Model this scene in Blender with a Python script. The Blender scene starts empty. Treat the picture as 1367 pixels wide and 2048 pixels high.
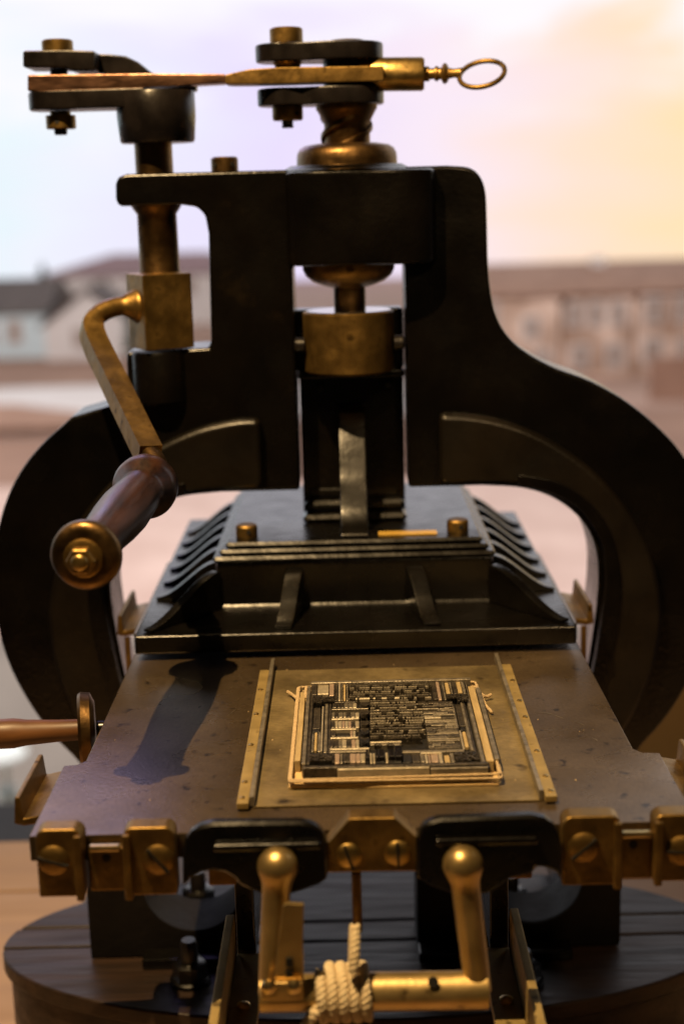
import bpy, bmesh, math, random
from mathutils import Vector, Matrix
random.seed(7)
rad = math.radians
scene = bpy.context.scene

# ------------------------------------------------------------------ camera
FPX = 2850.0
YAW, ROLL, PITCH = rad(-0.42), rad(-1.53), rad(12.54)
CAM = Vector((0, 0, 0.5))
FWD = Vector((math.sin(YAW)*math.cos(PITCH), math.cos(YAW)*math.cos(PITCH), -math.sin(PITCH)))
R0 = Vector((math.cos(YAW), -math.sin(YAW), 0)); U0 = R0.cross(FWD)
RGT = math.cos(ROLL)*R0 + math.sin(ROLL)*U0; UP = RGT.cross(FWD)
cam_d = bpy.data.cameras.new('camera'); cam = bpy.data.objects.new('camera', cam_d)
scene.collection.objects.link(cam)
cam.matrix_world = Matrix(((RGT.x, UP.x, -FWD.x, CAM.x), (RGT.y, UP.y, -FWD.y, CAM.y),
                           (RGT.z, UP.z, -FWD.z, CAM.z), (0, 0, 0, 1)))
cam_d.sensor_fit = 'VERTICAL'; cam_d.sensor_height = 36.0; cam_d.sensor_width = 24.0
cam_d.lens = FPX/2048*36
cam_d.clip_start = 0.05; cam_d.clip_end = 600
cam_d.dof.use_dof = True; cam_d.dof.focus_distance = 1.38; cam_d.dof.aperture_fstop = 2.85
scene.camera = cam

# ------------------------------------------------------------------ world, lamps, exposure
w = bpy.data.worlds.new('World'); scene.world = w; w.use_nodes = True
bg = w.node_tree.nodes['Background']; bg.inputs[0].default_value = (1.0, 0.8, 0.62, 1); bg.inputs[1].default_value = 0.012

def lamp(name, kind, loc, target, color, energy, **kw):
    l = bpy.data.lights.new(name, kind); o = bpy.data.objects.new(name, l)
    scene.collection.objects.link(o); o.location = loc
    o.rotation_euler = (Vector(target)-Vector(loc)).to_track_quat('-Z', 'Y').to_euler()
    l.color = color; l.energy = energy
    for k, v in kw.items(): setattr(l, k, v)
    return o
# the warm gallery spotlight above the press; its shadow of the handle falls on the bed
lamp('gallery_spot', 'SPOT', (-0.5, 0.80, 1.85), (0.0, 1.25, 0.0), (1.0, 0.675, 0.32), 280,
     spot_size=rad(62), spot_blend=0.5, shadow_soft_size=0.009)
# a second, weaker warm gallery lamp to the right, in front of the press
lamp('gallery_spot_second', 'SPOT', (0.55, -0.35, 1.55), (0.85, 2.5, -0.3), (1.0, 0.66, 0.32), 60,
     spot_size=rad(44), spot_blend=0.6, shadow_soft_size=0.06)
# a violet accent spotlight high behind the press
lamp('violet_accent_spot', 'SPOT', (-0.75, 3.3, 1.35), (0.0, 1.4, 0.0), (0.52, 0.42, 1.0), 12,
     spot_size=rad(60), spot_blend=0.6, shadow_soft_size=0.30)
# added spot brightening the house fronts (its cone does not reach the press)
lamp('house_front_fill_spot', 'SPOT', (-18, 6, 46), (6, 62, -7), (1.0, 0.88, 0.85), 205000,
     spot_size=rad(80), spot_blend=0.4, shadow_soft_size=2.0)

vs = scene.view_settings
scene.display_settings.display_device = 'sRGB'
vs.view_transform = 'Standard'; vs.look = 'None'; vs.exposure = 0.0; vs.gamma = 1.0; vs.use_curve_mapping = False
scene.cycles.use_denoising = True
scene.cycles.max_bounces = 8
scene.cycles.sample_clamp_indirect = 6
scene.cycles.caustics_reflective = False; scene.cycles.caustics_refractive = False

# ------------------------------------------------------------------ geometry helpers
def ray(px, py): return FWD + RGT*((px-683.5)/FPX) + UP*((1024-py)/FPX)
def at(px, py, Y):
    v = ray(px, py); return CAM + v*(Y/v.y)
def onz(px, py, z):
    v = ray(px, py); return CAM + v*((z-CAM.z)/v.z)
def pxm(Y, z=0.2):      # metres per photo pixel at a depth
    return ((Vector((0, Y, z))-CAM).dot(FWD))/FPX

def BM(): return bmesh.new()
def box(bm, x0, x1, y0, y1, z0, z1):
    vs_ = [bm.verts.new((x, y, z)) for x in (x0, x1) for y in (y0, y1) for z in (z0, z1)]
    for f in ((0,1,3,2), (4,6,7,5), (0,4,5,1), (2,3,7,6), (0,2,6,4), (1,5,7,3)):
        bm.faces.new([vs_[i] for i in f])
    return vs_
def prism(bm, pts, a, b, axis='y'):
    """closed polygon extruded along an axis. axis y: pts=(x,z); axis z: pts=(x,y); axis x: pts=(y,z)"""
    def mk(p, t):
        if axis == 'y': return (p[0], t, p[1])
        if axis == 'z': return (p[0], p[1], t)
        return (t, p[0], p[1])
    A = [bm.verts.new(mk(p, a)) for p in pts]; B = [bm.verts.new(mk(p, b)) for p in pts]
    n = len(pts)
    fs = [bm.faces.new(A), bm.faces.new(list(reversed(B)))]
    for i in range(n):
        j = (i+1) % n
        fs.append(bm.faces.new((A[j], A[i], B[i], B[j])))
    bmesh.ops.recalc_face_normals(bm, faces=fs)
def lathe(bm, origin, axis, prof, n=32, close=True):
    """prof: list of (s, r) along axis from origin"""
    axis = Vector(axis).normalized(); origin = Vector(origin)
    ref = Vector((1, 0, 0)) if abs(axis.x) < 0.8 else Vector((0, 1, 0))
    e1 = (ref - axis*ref.dot(axis)).normalized(); e2 = axis.cross(e1)
    rings = []; fs = []
    for s, r in prof:
        rings.append([bm.verts.new(origin + axis*s + (e1*math.cos(2*math.pi*k/n)+e2*math.sin(2*math.pi*k/n))*max(r, 1e-5)) for k in range(n)])
    for A, B in zip(rings, rings[1:]):
        for k in range(n):
            fs.append(bm.faces.new((A[k], A[(k+1) % n], B[(k+1) % n], B[k])))
    if close:
        fs.append(bm.faces.new(list(reversed(rings[0])))); fs.append(bm.faces.new(rings[-1]))
    bmesh.ops.recalc_face_normals(bm, faces=fs)
def sweep(bm, pts, sec, up=(0, 0, 1), cap=True, closed=False):
    """sec: list of (u,v) or function(i)->list ; swept along pts"""
    pts = [Vector(p) for p in pts]; up = Vector(up); rings = []; fs = []
    N = len(pts)
    for i, p in enumerate(pts):
        if closed: t = pts[(i+1) % N]-pts[i-1]
        else: t = pts[min(i+1, N-1)]-pts[max(i-1, 0)]
        t.normalize()
        a = up - t*up.dot(t)
        if a.length < 1e-4: a = Vector((1, 0, 0)) - t*t.x
        a.normalize(); b = t.cross(a)
        s = sec(i) if callable(sec) else sec
        rings.append([bm.verts.new(p + b*u + a*v) for u, v in s])
    pairs = list(zip(rings, rings[1:]))
    if closed: pairs.append((rings[-1], rings[0]))
    for A, B in pairs:
        n = len(A)
        for k in range(n):
            fs.append(bm.faces.new((A[k], A[(k+1) % n], B[(k+1) % n], B[k])))
    if cap and not closed:
        fs.append(bm.faces.new(list(reversed(rings[0])))); fs.append(bm.faces.new(rings[-1]))
    bmesh.ops.recalc_face_normals(bm, faces=fs)
def circ(r, n=12): return [(r*math.cos(2*math.pi*k/n), r*math.sin(2*math.pi*k/n)) for k in range(n)]
def rect(a, b): return [(-a, -b), (a, -b), (a, b), (-a, b)]
def smooth_path(pts, k=8):
    """catmull-rom through pts"""
    P = [Vector(p) for p in pts]; out = []
    Q = [P[0]*2-P[1]] + P + [P[-1]*2-P[-2]]
    for i in range(1, len(Q)-2):
        p0, p1, p2, p3 = Q[i-1], Q[i], Q[i+1], Q[i+2]
        for j in range(k):
            t = j/k
            out.append(0.5*((2*p1)+(p2-p0)*t+(2*p0-5*p1+4*p2-p3)*t*t+(3*p1-p0-3*p2+p3)*t**3))
    out.append(P[-1]); return out
def strands(bm, path, R, r, pitch, n=3, seg=6):
    """twisted rope along path"""
    path = [Vector(p) for p in path]
    L = [0.0]
    for a, b in zip(path, path[1:]): L.append(L[-1]+(b-a).length)
    N = len(path)
    # parallel-transported frame
    t = (path[1]-path[0]).normalized(); a = Vector((0, 0, 1)) if abs(t.z) < .9 else Vector((1, 0, 0))
    a = (a-t*a.dot(t)).normalized(); fr = []
    for i in range(N):
        t = (path[min(i+1, N-1)]-path[max(i-1, 0)]).normalized()
        a = (a-t*a.dot(t)).normalized(); fr.append((a.copy(), t.cross(a)))
    for s in range(n):
        q = []
        for i in range(N):
            th = 2*math.pi*(L[i]/pitch + s/n)
            q.append(path[i]+(fr[i][0]*math.cos(th)+fr[i][1]*math.sin(th))*R)
        sweep(bm, q, circ(r, seg))

CAM_SCALE = None    # (factor, drop): scaling about the camera for the part being built
WP = {}      # world position of every object's origin
def thing(name, loc, label, cat, group=None):
    o = bpy.data.objects.new(name, None); scene.collection.objects.link(o)
    o.empty_display_size = 0.05
    o.location = loc; WP[o] = Vector(loc)
    o['label'] = label; o['category'] = cat
    if group: o['group'] = group
    return o
def obj(name, bm, mat, parent=None, bevel=0.0, seg=2, angle=40, flat=False, label=None):
    """bm is in world metres; becomes one mesh object with its origin at its own centre"""
    if bevel:
        bmesh.ops.recalc_face_normals(bm, faces=bm.faces[:]); bm.normal_update()
        es = [e for e in bm.edges if len(e.link_faces) == 2 and e.calc_face_angle(0) > rad(28)]
        if es: bmesh.ops.bevel(bm, geom=es, offset=bevel, segments=seg, affect='EDGES', profile=0.5, clamp_overlap=True)
    if CAM_SCALE:
        for v in bm.verts: v.co = v.co*CAM_SCALE[0]; v.co.z -= CAM_SCALE[1]
    bmesh.ops.recalc_face_normals(bm, faces=bm.faces[:])
    xs = [v.co for v in bm.verts]
    lo = Vector((min(v.x for v in xs), min(v.y for v in xs), min(v.z for v in xs)))
    hi = Vector((max(v.x for v in xs), max(v.y for v in xs), max(v.z for v in xs)))
    c = (lo+hi)/2
    for v in bm.verts: v.co -= c
    me = bpy.data.meshes.new(name); bm.to_mesh(me); bm.free()
    if not flat:
        me.polygons.foreach_set('use_smooth', [True]*len(me.polygons))
        me.set_sharp_from_angle(angle=rad(25 if seg == 1 and bevel else angle))
    me.materials.append(mat)
    o = bpy.data.objects.new(name, me); scene.collection.objects.link(o)
    if bevel and seg > 1:
        m = o.modifiers.new('weighted', 'WEIGHTED_NORMAL'); m.keep_sharp = True
    if parent is not None: o.parent = parent
    WP[o] = c; o.location = c - (WP[parent] if parent is not None else Vector())
    if label: o['label'] = label
    return o
def copy_at(o, pos, parent, rot=None):
    """copy of a part (with its own children) whose origin goes to a world position"""
    c = o.copy(); scene.collection.objects.link(c); c.parent = parent; WP[c] = Vector(pos)
    c.location = Vector(pos) - (WP[parent] if parent is not None else Vector())
    if rot: c.rotation_euler = rot
    for ch in o.children:
        d = ch.copy(); scene.collection.objects.link(d); d.parent = c
        d.location = ch.location.copy(); WP[d] = WP[c] + d.location
    return c
def tag(o, label, cat, group=None):
    o['label'] = label; o['category'] = cat
    if group: o['group'] = group
    return o
def struct(name, bm, mat, **k):
    o = obj(name, bm, mat, None, **k); o['kind'] = 'structure'; return o

# ------------------------------------------------------------------ materials
MATS = {}
def mat(name, c1, c2, scale=20, metal=0.0, rough=0.4, rough2=None, bump=0.0, bscale=60, detail=4, spec=0.5,
        coat=0.0, stretch=None, c3=None, spots=0, ramp=(0.35, 0.65), streak=None):
    m = bpy.data.materials.new(name); m.use_nodes = True; nt = m.node_tree; N = nt.nodes; L = nt.links
    b = N['Principled BSDF']
    tc = N.new('ShaderNodeTexCoord'); mp = N.new('ShaderNodeMapping'); L.new(tc.outputs['Object'], mp.inputs[0])
    if stretch: mp.inputs['Scale'].default_value = stretch
    no = N.new('ShaderNodeTexNoise'); no.inputs['Scale'].default_value = scale; no.inputs['Detail'].default_value = detail
    no.inputs['Roughness'].default_value = 0.6
    L.new(mp.outputs[0], no.inputs['Vector'])
    cr = N.new('ShaderNodeValToRGB'); e = cr.color_ramp.elements
    e[0].position = ramp[0]; e[0].color = (*c1, 1); e[1].position = ramp[1]; e[1].color = (*c2, 1)
    if c3:
        x = cr.color_ramp.elements.new(min(ramp[1]+0.12, .98)); x.color = (*c3, 1)
    L.new(no.outputs['Fac'], cr.inputs[0])
    col = cr.outputs[0]
    if spots:
        vo = N.new('ShaderNodeTexNoise'); vo.inputs['Scale'].default_value = spots; vo.inputs['Detail'].default_value = 2
        L.new(tc.outputs['Object'], vo.inputs['Vector'])
        r2 = N.new('ShaderNodeValToRGB'); r2.color_ramp.elements[0].position = 0.64; r2.color_ramp.elements[1].position = 0.74
        L.new(vo.outputs['Fac'], r2.inputs[0])
        mx = N.new('ShaderNodeMix'); mx.data_type = 'RGBA'; L.new(r2.outputs[0], mx.inputs[0])
        L.new(col, mx.inputs[6]); mx.inputs[7].default_value = (c1[0]*.35, c1[1]*.33, c1[2]*.32, 1); col = mx.outputs[2]
    if streak:      # fine rubbed scratches along one direction
        m2 = N.new('ShaderNodeMapping'); m2.inputs['Scale'].default_value = streak; m2.inputs['Rotation'].default_value = (0, 0, .12); L.new(tc.outputs['Object'], m2.inputs[0])
        n4 = N.new('ShaderNodeTexNoise'); n4.inputs['Scale'].default_value = 1.0; n4.inputs['Detail'].default_value = 4; L.new(m2.outputs[0], n4.inputs['Vector'])
        r4 = N.new('ShaderNodeMapRange'); r4.inputs[1].default_value = .3; r4.inputs[2].default_value = .72; r4.inputs[3].default_value = .84; r4.inputs[4].default_value = 1.18; L.new(n4.outputs['Fac'], r4.inputs[0])
        hs = N.new('ShaderNodeHueSaturation'); L.new(r4.outputs[0], hs.inputs['Value']); L.new(col, hs.inputs['Color']); col = hs.outputs[0]
    L.new(col, b.inputs['Base Color'])
    b.inputs['Metallic'].default_value = metal
    b.inputs['Specular IOR Level'].default_value = spec
    b.inputs['Coat Weight'].default_value = coat; b.inputs['Coat Roughness'].default_value = 0.2
    if rough2 is not None:
        mr = N.new('ShaderNodeMapRange'); mr.inputs[1].default_value = 0.3; mr.inputs[2].default_value = 0.7
        mr.inputs[3].default_value = rough; mr.inputs[4].default_value = rough2
        n2 = N.new('ShaderNodeTexNoise'); n2.inputs['Scale'].default_value = scale*1.7; n2.inputs['Detail'].default_value = 5
        L.new(mp.outputs[0], n2.inputs['Vector']); L.new(n2.outputs['Fac'], mr.inputs[0]); L.new(mr.outputs[0], b.inputs['Roughness'])
    else: b.inputs['Roughness'].default_value = rough
    if bump:
        n3 = N.new('ShaderNodeTexNoise'); n3.inputs['Scale'].default_value = bscale; n3.inputs['Detail'].default_value = 5
        L.new(mp.outputs[0], n3.inputs['Vector'])
        bp = N.new('ShaderNodeBump'); bp.inputs['Strength'].default_value = bump; bp.inputs['Distance'].default_value = 0.004
        L.new(n3.outputs['Fac'], bp.inputs['Height']); L.new(bp.outputs[0], b.inputs['Normal'])
    MATS[name] = m
    return m
IRON = mat('black_painted_cast_iron', (.0014, .0011, .0009), (.0034, .0025, .0017), 11, 0, .19, .31, .10, 170, spec=.42, c3=(.010, .0066, .0034))
IRON2 = mat('black_gloss_platen_iron', (.0016, .0013, .001), (.0042, .0032, .0023), 15, 0, .22, .33, .10, 110, spec=.65)
IRONW = mat('sheen_brown_black_iron', (.0030, .0022, .0014), (.0085, .0058, .0032), 9, 0, .28, .42, .12, 160, spec=.42)  # lighter brown stands in for lamp sheen on the arch panels
IRONM = mat('dull_black_iron', (.004, .003, .003), (.009, .007, .0065), 12, 0, .6, .75, .2, 120, spec=.2)
DARKSTEEL = mat('dark_blackened_steel', (.006, .0048, .0048), (.014, .011, .0105), 25, .2, .22, .34, .08, 90)
BRASS = mat('aged_brass', (.37, .243, .075), (.55, .375, .132), 30, 1, .30, .46, .10, 180, spots=70)
BRASSD = mat('tarnished_brown_brass', (.19, .115, .034), (.31, .192, .058), 34, .92, .36, .52, .12, 160, spots=60)
BRASSB = mat('bright_brass', (.56, .41, .17), (.66, .49, .22), 30, 1, .26, .38, .06, 200)
BRASSP = mat('handled_pale_brass', (.43, .30, .12), (.57, .41, .175), 26, .88, .32, .44, .06, 200, spots=60)
PLAQ = mat('yellow_brass_plaque', (.66, .40, .07), (.76, .48, .10), 40, .35, .4, .5)
STEELP = mat('sky_reflection_steel', (.5, .47, .46), (.6, .57, .56), 30, 1, .16, .24)
BRASSM = mat('dull_matt_brass', (.33, .235, .085), (.46, .335, .13), 30, .55, .45, .6, .08, 200, spots=60)
BRONZE = mat('dark_bronze', (.11, .064, .026), (.21, .125, .05), 30, 1, .32, .48, .12, 150)
COPPER = mat('coppery_steel', (.26, .14, .09), (.40, .22, .145), 18, 1, .28, .42, .10, 120, stretch=(1, 3, 3))
STEEL = mat('worn_bed_steel', (.080, .055, .031), (.140, .099, .058), 8, .60, .22, .36, .05, 260, detail=8, c3=(.22, .155, .09), spots=75, streak=(420, 130, 1))
STEELG = mat('galley_zinc_plate', (.12, .088, .042), (.33, .25, .12), 11, .45, .34, .52, .08, 200, detail=7, spots=34, streak=(160, 300, 1))
WOODR = mat('dark_red_polished_wood', (.010, .0042, .003), (.055, .022, .012), 55, 0, .30, .46, .10, 80, coat=.05, spec=.4, stretch=(1, .16, 1), detail=6)
WOODB = mat('brown_turned_wood', (.075, .030, .009), (.16, .066, .019), 30, 0, .40, .55, .10, 60, coat=0, stretch=(.2, 1, 1))
WOODK = mat('dark_oiled_base_wood', (.014, .009, .0065), (.040, .023, .015), 9, 0, .34, .55, .25, 30, detail=7, coat=0, spec=.28, stretch=(.5, 5, 5))
TABLE = mat('tan_table_wood', (.34, .215, .125), (.44, .29, .175), 6, 0, .5, .62, .05, 60, stretch=(.3, 3, 3))
TANP = mat('ochre_painted_board', (.44, .29, .125), (.50, .33, .15), 4, 0, .7, .8)
FURN = mat('pale_wood_furniture', (.33, .24, .11), (.46, .34, .165), 60, 0, .55, .7, .2, 120, stretch=(3, .6, 1))
LEAD = mat('type_metal', (.16, .138, .105), (.33, .285, .215), 120, .55, .30, .45, .1, 500)
LEADD = mat('inked_type_metal', (.035, .029, .023), (.105, .086, .062), 200, .5, .3, .5, .15, 700)
LEADL = mat('bright_type_metal', (.38, .33, .24), (.54, .465, .34), 150, .45, .34, .5, .1, 500)
LEADP = mat('pinkish_type_metal', (.36, .26, .19), (.48, .36, .27), 150, .4, .36, .5, .1, 500)
INKGAP = mat('ink_and_gap_black', (.006, .005, .0045), (.014, .012, .01), 200, 0, .4, .6, .3, 500)  # inked blocks, and the black standing in for shade in open gaps
BOARD = mat('buff_card', (.62, .42, .18), (.70, .49, .22), 60, 0, .8, .85, .1, 300)
CORD = mat('buff_page_cord', (.52, .375, .20), (.66, .49, .28), 200, 0, .85, .9, .5, 900)
ROPE = mat('cream_cotton_rope', (.66, .52, .31), (.80, .66, .43), 160, 0, .85, .9, .5, 700)
HOLE = mat('dark_bore', (.004, .003, .002), (.006, .005, .004), 50, 0, .7)
# outside
WHITEW = mat('pale_render_wall', (.74, .72, .70), (.82, .80, .78), 1.5, 0, .85)
BLUEW = mat('pale_blue_render_wall', (.62, .76, .80), (.70, .84, .88), 1.5, 0, .85)
PINKW = mat('pinkish_render_wall', (.40, .26, .18), (.88, .70, .58), .5, 0, .85, detail=2)
ROOFG = mat('grey_tile_roof', (.10, .085, .08), (.16, .135, .125), 2, 0, .8)
ROOFP = mat('mauve_tile_roof', (.27, .16, .17), (.36, .22, .22), 2, 0, .8)
ROOFB = mat('brown_tile_roof', (.34, .20, .14), (.44, .27, .19), 1.5, 0, .8)
GLASS = mat('dark_window_pane', (.36, .29, .25), (.46, .38, .33), 3, 0, .25)
TRIM = mat('white_window_trim', (.7, .7, .7), (.78, .78, .78), 3, 0, .7)
GROUND = mat('sandy_ground', (.40, .27, .21), (.52, .36, .29), .12, 0, .95, detail=5)
PAVE = mat('pale_paved_strip', (.80, .76, .73), (.88, .85, .83), .3, 0, .9)
FORE = mat('pinkish_forecourt', (.56, .41, .35), (.70, .54, .47), .5, 0, .9)
TERR = mat('beige_terrace', (.185, .165, .14), (.25, .225, .19), .5, 0, .95)
FIELD = mat('brown_earth_strip', (.30, .18, .13), (.40, .25, .18), .3, 0, .95)
LEAF = mat('dark_conifer_leaf', (.03, .05, .03), (.07, .10, .05), 4, 0, .8)
BARK = mat('bark', (.06, .04, .03), (.1, .07, .05), 8, 0, .9)
STOOLW = mat('white_enamel', (.70, .80, .78), (.78, .86, .84), 10, 0, .4)
GREYB = mat('grey_floor_board', (.13, .115, .105), (.19, .165, .15), 3, 0, .7)

# ------------------------------------------------------------------ sky
m = bpy.data.materials.new('evening_sky'); m.use_nodes = True; nt = m.node_tree; N = nt.nodes; L = nt.links
for n_ in list(N): N.remove(n_)
out = N.new('ShaderNodeOutputMaterial'); em = N.new('ShaderNodeEmission'); L.new(em.outputs[0], out.inputs[0])
tc = N.new('ShaderNodeTexCoord'); mp = N.new('ShaderNodeMapping'); L.new(tc.outputs['Object'], mp.inputs[0])
mp.inputs['Scale'].default_value = (1/70, 1/70, 1/17)
nz = N.new('ShaderNodeTexNoise'); nz.inputs['Scale'].default_value = 2.2; nz.inputs['Detail'].default_value = 3; L.new(mp.outputs[0], nz.inputs['Vector'])
sx = N.new('ShaderNodeSeparateXYZ'); L.new(tc.outputs['Object'], sx.inputs[0])
ad = N.new('ShaderNodeMath'); ad.operation = 'MULTIPLY_ADD'; L.new(nz.outputs['Fac'], ad.inputs[0]); ad.inputs[1].default_value = 26; L.new(sx.outputs['X'], ad.inputs[2])
mr = N.new('ShaderNodeMapRange'); L.new(ad.outputs[0], mr.inputs[0]); mr.inputs[1].default_value = -30; mr.inputs[2].default_value = 56
hue = N.new('ShaderNodeValToRGB'); L.new(mr.outputs[0], hue.inputs[0])
E_ = hue.color_ramp.elements; E_[0].position = 0.0; E_[0].color = (.70, .86, .90, 1); E_[1].position = 1.0; E_[1].color = (.97, .72, .36, 1)
for p_, c_ in ((.16, (.80, .83, .91)), (.40, (.76, .68, .92)), (.62, (.88, .76, .86)), (.80, (.95, .72, .58))):
    x_ = hue.color_ramp.elements.new(p_); x_.color = (*c_, 1)
nz2 = N.new('ShaderNodeTexNoise'); nz2.inputs['Scale'].default_value = 1.5; nz2.inputs['Detail'].default_value = 5; nz2.inputs['Distortion'].default_value = .6; L.new(mp.outputs[0], nz2.inputs['Vector'])
cl = N.new('ShaderNodeMath'); cl.operation = 'MULTIPLY_ADD'; L.new(nz2.outputs['Fac'], cl.inputs[0]); cl.inputs[1].default_value = 60; L.new(sx.outputs['Z'], cl.inputs[2])
mz = N.new('ShaderNodeMapRange'); L.new(cl.outputs[0], mz.inputs[0]); mz.inputs[1].default_value = -12; mz.inputs[2].default_value = 0; mz.interpolation_type = 'SMOOTHSTEP'
mxs = N.new('ShaderNodeMix'); mxs.data_type = 'RGBA'; L.new(mz.outputs[0], mxs.inputs[0]); L.new(hue.outputs[0], mxs.inputs[6]); mxs.inputs[7].default_value = (.91, .89, .93, 1)
L.new(mxs.outputs[2], em.inputs[0]); em.inputs[1].default_value = 1.1
SKY = m
bm = BM(); RS = 150.0; rows = []
for j in range(9):
    z = -14 + j*16
    rows.append([bm.verts.new((RS*math.sin(rad(-66+i*5.5)), RS*math.cos(rad(-66+i*5.5)), z)) for i in range(25)])
for A, B in zip(rows, rows[1:]):
    for k in range(24): bm.faces.new((A[k], A[k+1], B[k+1], B[k]))
struct('sky', bm, SKY)

# ------------------------------------------------------------------ ground outside
GZ = -8.0
bm = BM(); box(bm, -160, 160, 4.2, 152, GZ-1, GZ); struct('ground', bm, GROUND)
def strip(name, y0, y1, x0, x1, lift, m_):
    bm = BM(); box(bm, x0, x1, y0, y1, GZ+lift-.003, GZ+lift); return struct(name, bm, m_)
strip('earth_strip', 67, 95, -70, 60, .010, FIELD)
strip('paved_road', 55.5, 67, -70, 6, .014, PAVE)
strip('earth_bank', 43, 55.4, -70, 60, .010, FIELD)
strip('forecourt', 27.5, 42.9, -40, 50, .014, FORE)
strip('terrace', 4.3, 27.4, -40, 50, .010, TERR)

def house(name, x0, x1, y0, y1, h, roof_h, wall_m, roof_m, wins, label, ridge='x', over=.35, cols=0, chim=None, hip=0.0, group=None):
    """gabled (or hipped) house with a pane and frame for every window on its front"""
    cx, cy = (x0+x1)/2, (y0+y1)/2
    t = thing(name, (cx, cy, GZ), label, 'house', group)
    bm = BM()
    if ridge == 'x': box(bm, x0, x1, y0, y1, GZ, GZ+h)
    else: prism(bm, [(x0, GZ), (x1, GZ), (x1, GZ+h), (cx, GZ+h+roof_h), (x0, GZ+h)], y0, y1, 'y')
    obj('wall', bm, wall_m, t)
    bm = BM(); z0 = GZ+h; th = .18
    if ridge == 'x':
        a = [(x0-over, y0-over, z0), (x1+over, y0-over, z0), (x1+over, y1+over, z0), (x0-over, y1+over, z0)]
        r = [(x0-over+hip, cy, z0+roof_h), (x1+over-hip, cy, z0+roof_h)]
        V = [bm.verts.new(p) for p in a+r]
        for f in ((0, 1, 5, 4), (2, 3, 4, 5), (1, 2, 5), (3, 0, 4), (3, 2, 1, 0)): bm.faces.new([V[i] for i in f])
    else:
        for s in (-1, 1):
            xe = cx+s*((x1-x0)/2+over); ze = z0-roof_h*over/((x1-x0)/2)
            prism(bm, [(cx, z0+roof_h+.02), (xe, ze+.02), (xe, ze+th), (cx, z0+roof_h+th)], y0-over, y1+over, 'y')
    rf = obj('roof', bm, roof_m, t)
    if chim:
        for (qx, qz, s) in chim:
            bm = BM(); box(bm, qx-s, qx+s, cy-.4-s, cy-.4+s, z0+roof_h*.5, z0+roof_h+qz); obj('chimney', bm, WHITEW, rf)
    for (wx, wz, ww, wh) in wins:
        bm = BM(); box(bm, wx-ww/2-.08, wx+ww/2+.08, y0-.05, y0-.002, GZ+wz-wh/2-.08, GZ+wz+wh/2+.08); f = obj('window', bm, TRIM, t)
        bm = BM(); box(bm, wx-ww/2, wx+ww/2, y0-.07, y0-.052, GZ+wz-wh/2, GZ+wz+wh/2); obj('pane', bm, GLASS, f)
    return t
# left: pale house with a grey roof and the cream gable beside it
house('house', -26, -16.9, 80, 88, 2.6, 1.65, BLUEW, ROOFG, [(-21.9, 1.5, .9, 1.2), (-20.1, 1.5, .8, 1.2), (-18.6, 1.5, .7, 1.2)],
      'low pale blue house with a grey tiled roof at the left edge')
house('house', -16.6, -11.8, 78.5, 84, 2.0, 1.75, WHITEW, ROOFG, [(-14.7, 1.2, .7, 1.0)],
      'cream gable-fronted house wing beside the pale blue house', ridge='y', over=.3)
house('house', -21, -6, 100, 110, 3.5, 1.25, WHITEW, ROOFP, [(-17, 2.6, 1, 1.2), (-14.5, 2.6, 1, 1.2), (-11, 2.6, 1, 1.2), (-8.6, 2.6, 1, 1.2)],
      'taller white house with a mauve hipped roof seen behind the crank shaft', hip=4.5)
house('house', -19, -10.6, 52.2, 55, .45, .62, WHITEW, ROOFB, [], 'small low shed with a brown roof and white base by the pale road', ridge='x', hip=2.4)
# right: a long brown-roofed row
row = [('pinkish row house with a broad white front nearest the press frame', 5.6, 9.6, [(6.4, 3.0, .7, 1.0), (8.3, 2.4, .6, .9), (6.9, 1.0, .8, 1.0), (8.8, .9, .6, .9)]),
       ('pinkish row house in the middle of the brown-roofed row', 9.7, 13.0, [(10.3, 2.9, .6, 1.0), (11.3, 2.9, .6, 1.0), (12.3, 2.9, .6, 1.0), (10.6, 1.0, .7, 1.0), (12.2, 1.0, .7, 1.0)]),
       ('pinkish row house cut by the right edge of the picture', 13.1, 19, [(14.0, 3.0, .7, 1.1), (15.4, 3.0, .7, 1.1), (14.0, 1.1, .8, 1.1), (15.6, 1.1, .8, 1.1)])]
for i_, (lb, xa, xb, ws) in enumerate(row):
    house('row_house', xa, xb, 65+.35*i_, 73, 3.85, 1.25, PINKW, ROOFB, ws, lb, over=.25, chim=[((xa+xb)/2+.6, .2, .32)] if i_ == 1 else None,
          group='row of brown-roofed houses on the right')
def conifer(x, y, h, label):
    t = thing('conifer_tree', (x, y, GZ), label, 'tree')
    bm = BM(); lathe(bm, (x, y, GZ), (0, 0, 1), [(0, .16), (h*.9, .03)], 8); obj('trunk', bm, BARK, t)
    bm = BM()
    for k in range(420):
        s = random.random()**.7; z = GZ+h*(.14+.86*s); r = (1-s)*h*.20*random.uniform(.45, 1.1); a = random.uniform(0, 6.283)
        c = Vector((x+r*math.cos(a), y+r*math.sin(a), z)); d = Vector((math.cos(a), math.sin(a), -.5))*.32; sd = Vector((-math.sin(a), math.cos(a), 0))*.12
        bm.faces.new([bm.verts.new(c-sd), bm.verts.new(c+d), bm.verts.new(c+sd), bm.verts.new(c-d*.3+Vector((0, 0, .15)))])
    obj('crown', bm, LEAF, t, flat=True)
conifer(-18.9, 90, 4.7, 'small dark conifer poking up between the roofs on the left')
conifer(-11.6, 78, 3.5, 'small brown-green conifer right of the cream gable house')
bm = BM(); box(bm, 12.2, 22, 57.5, 57.9, GZ, GZ+1.75); gw = obj('garden_wall', bm, FIELD, None, bevel=.02)
tag(gw, 'low brown garden wall below the brown-roofed row at the right edge', 'wall')

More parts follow.
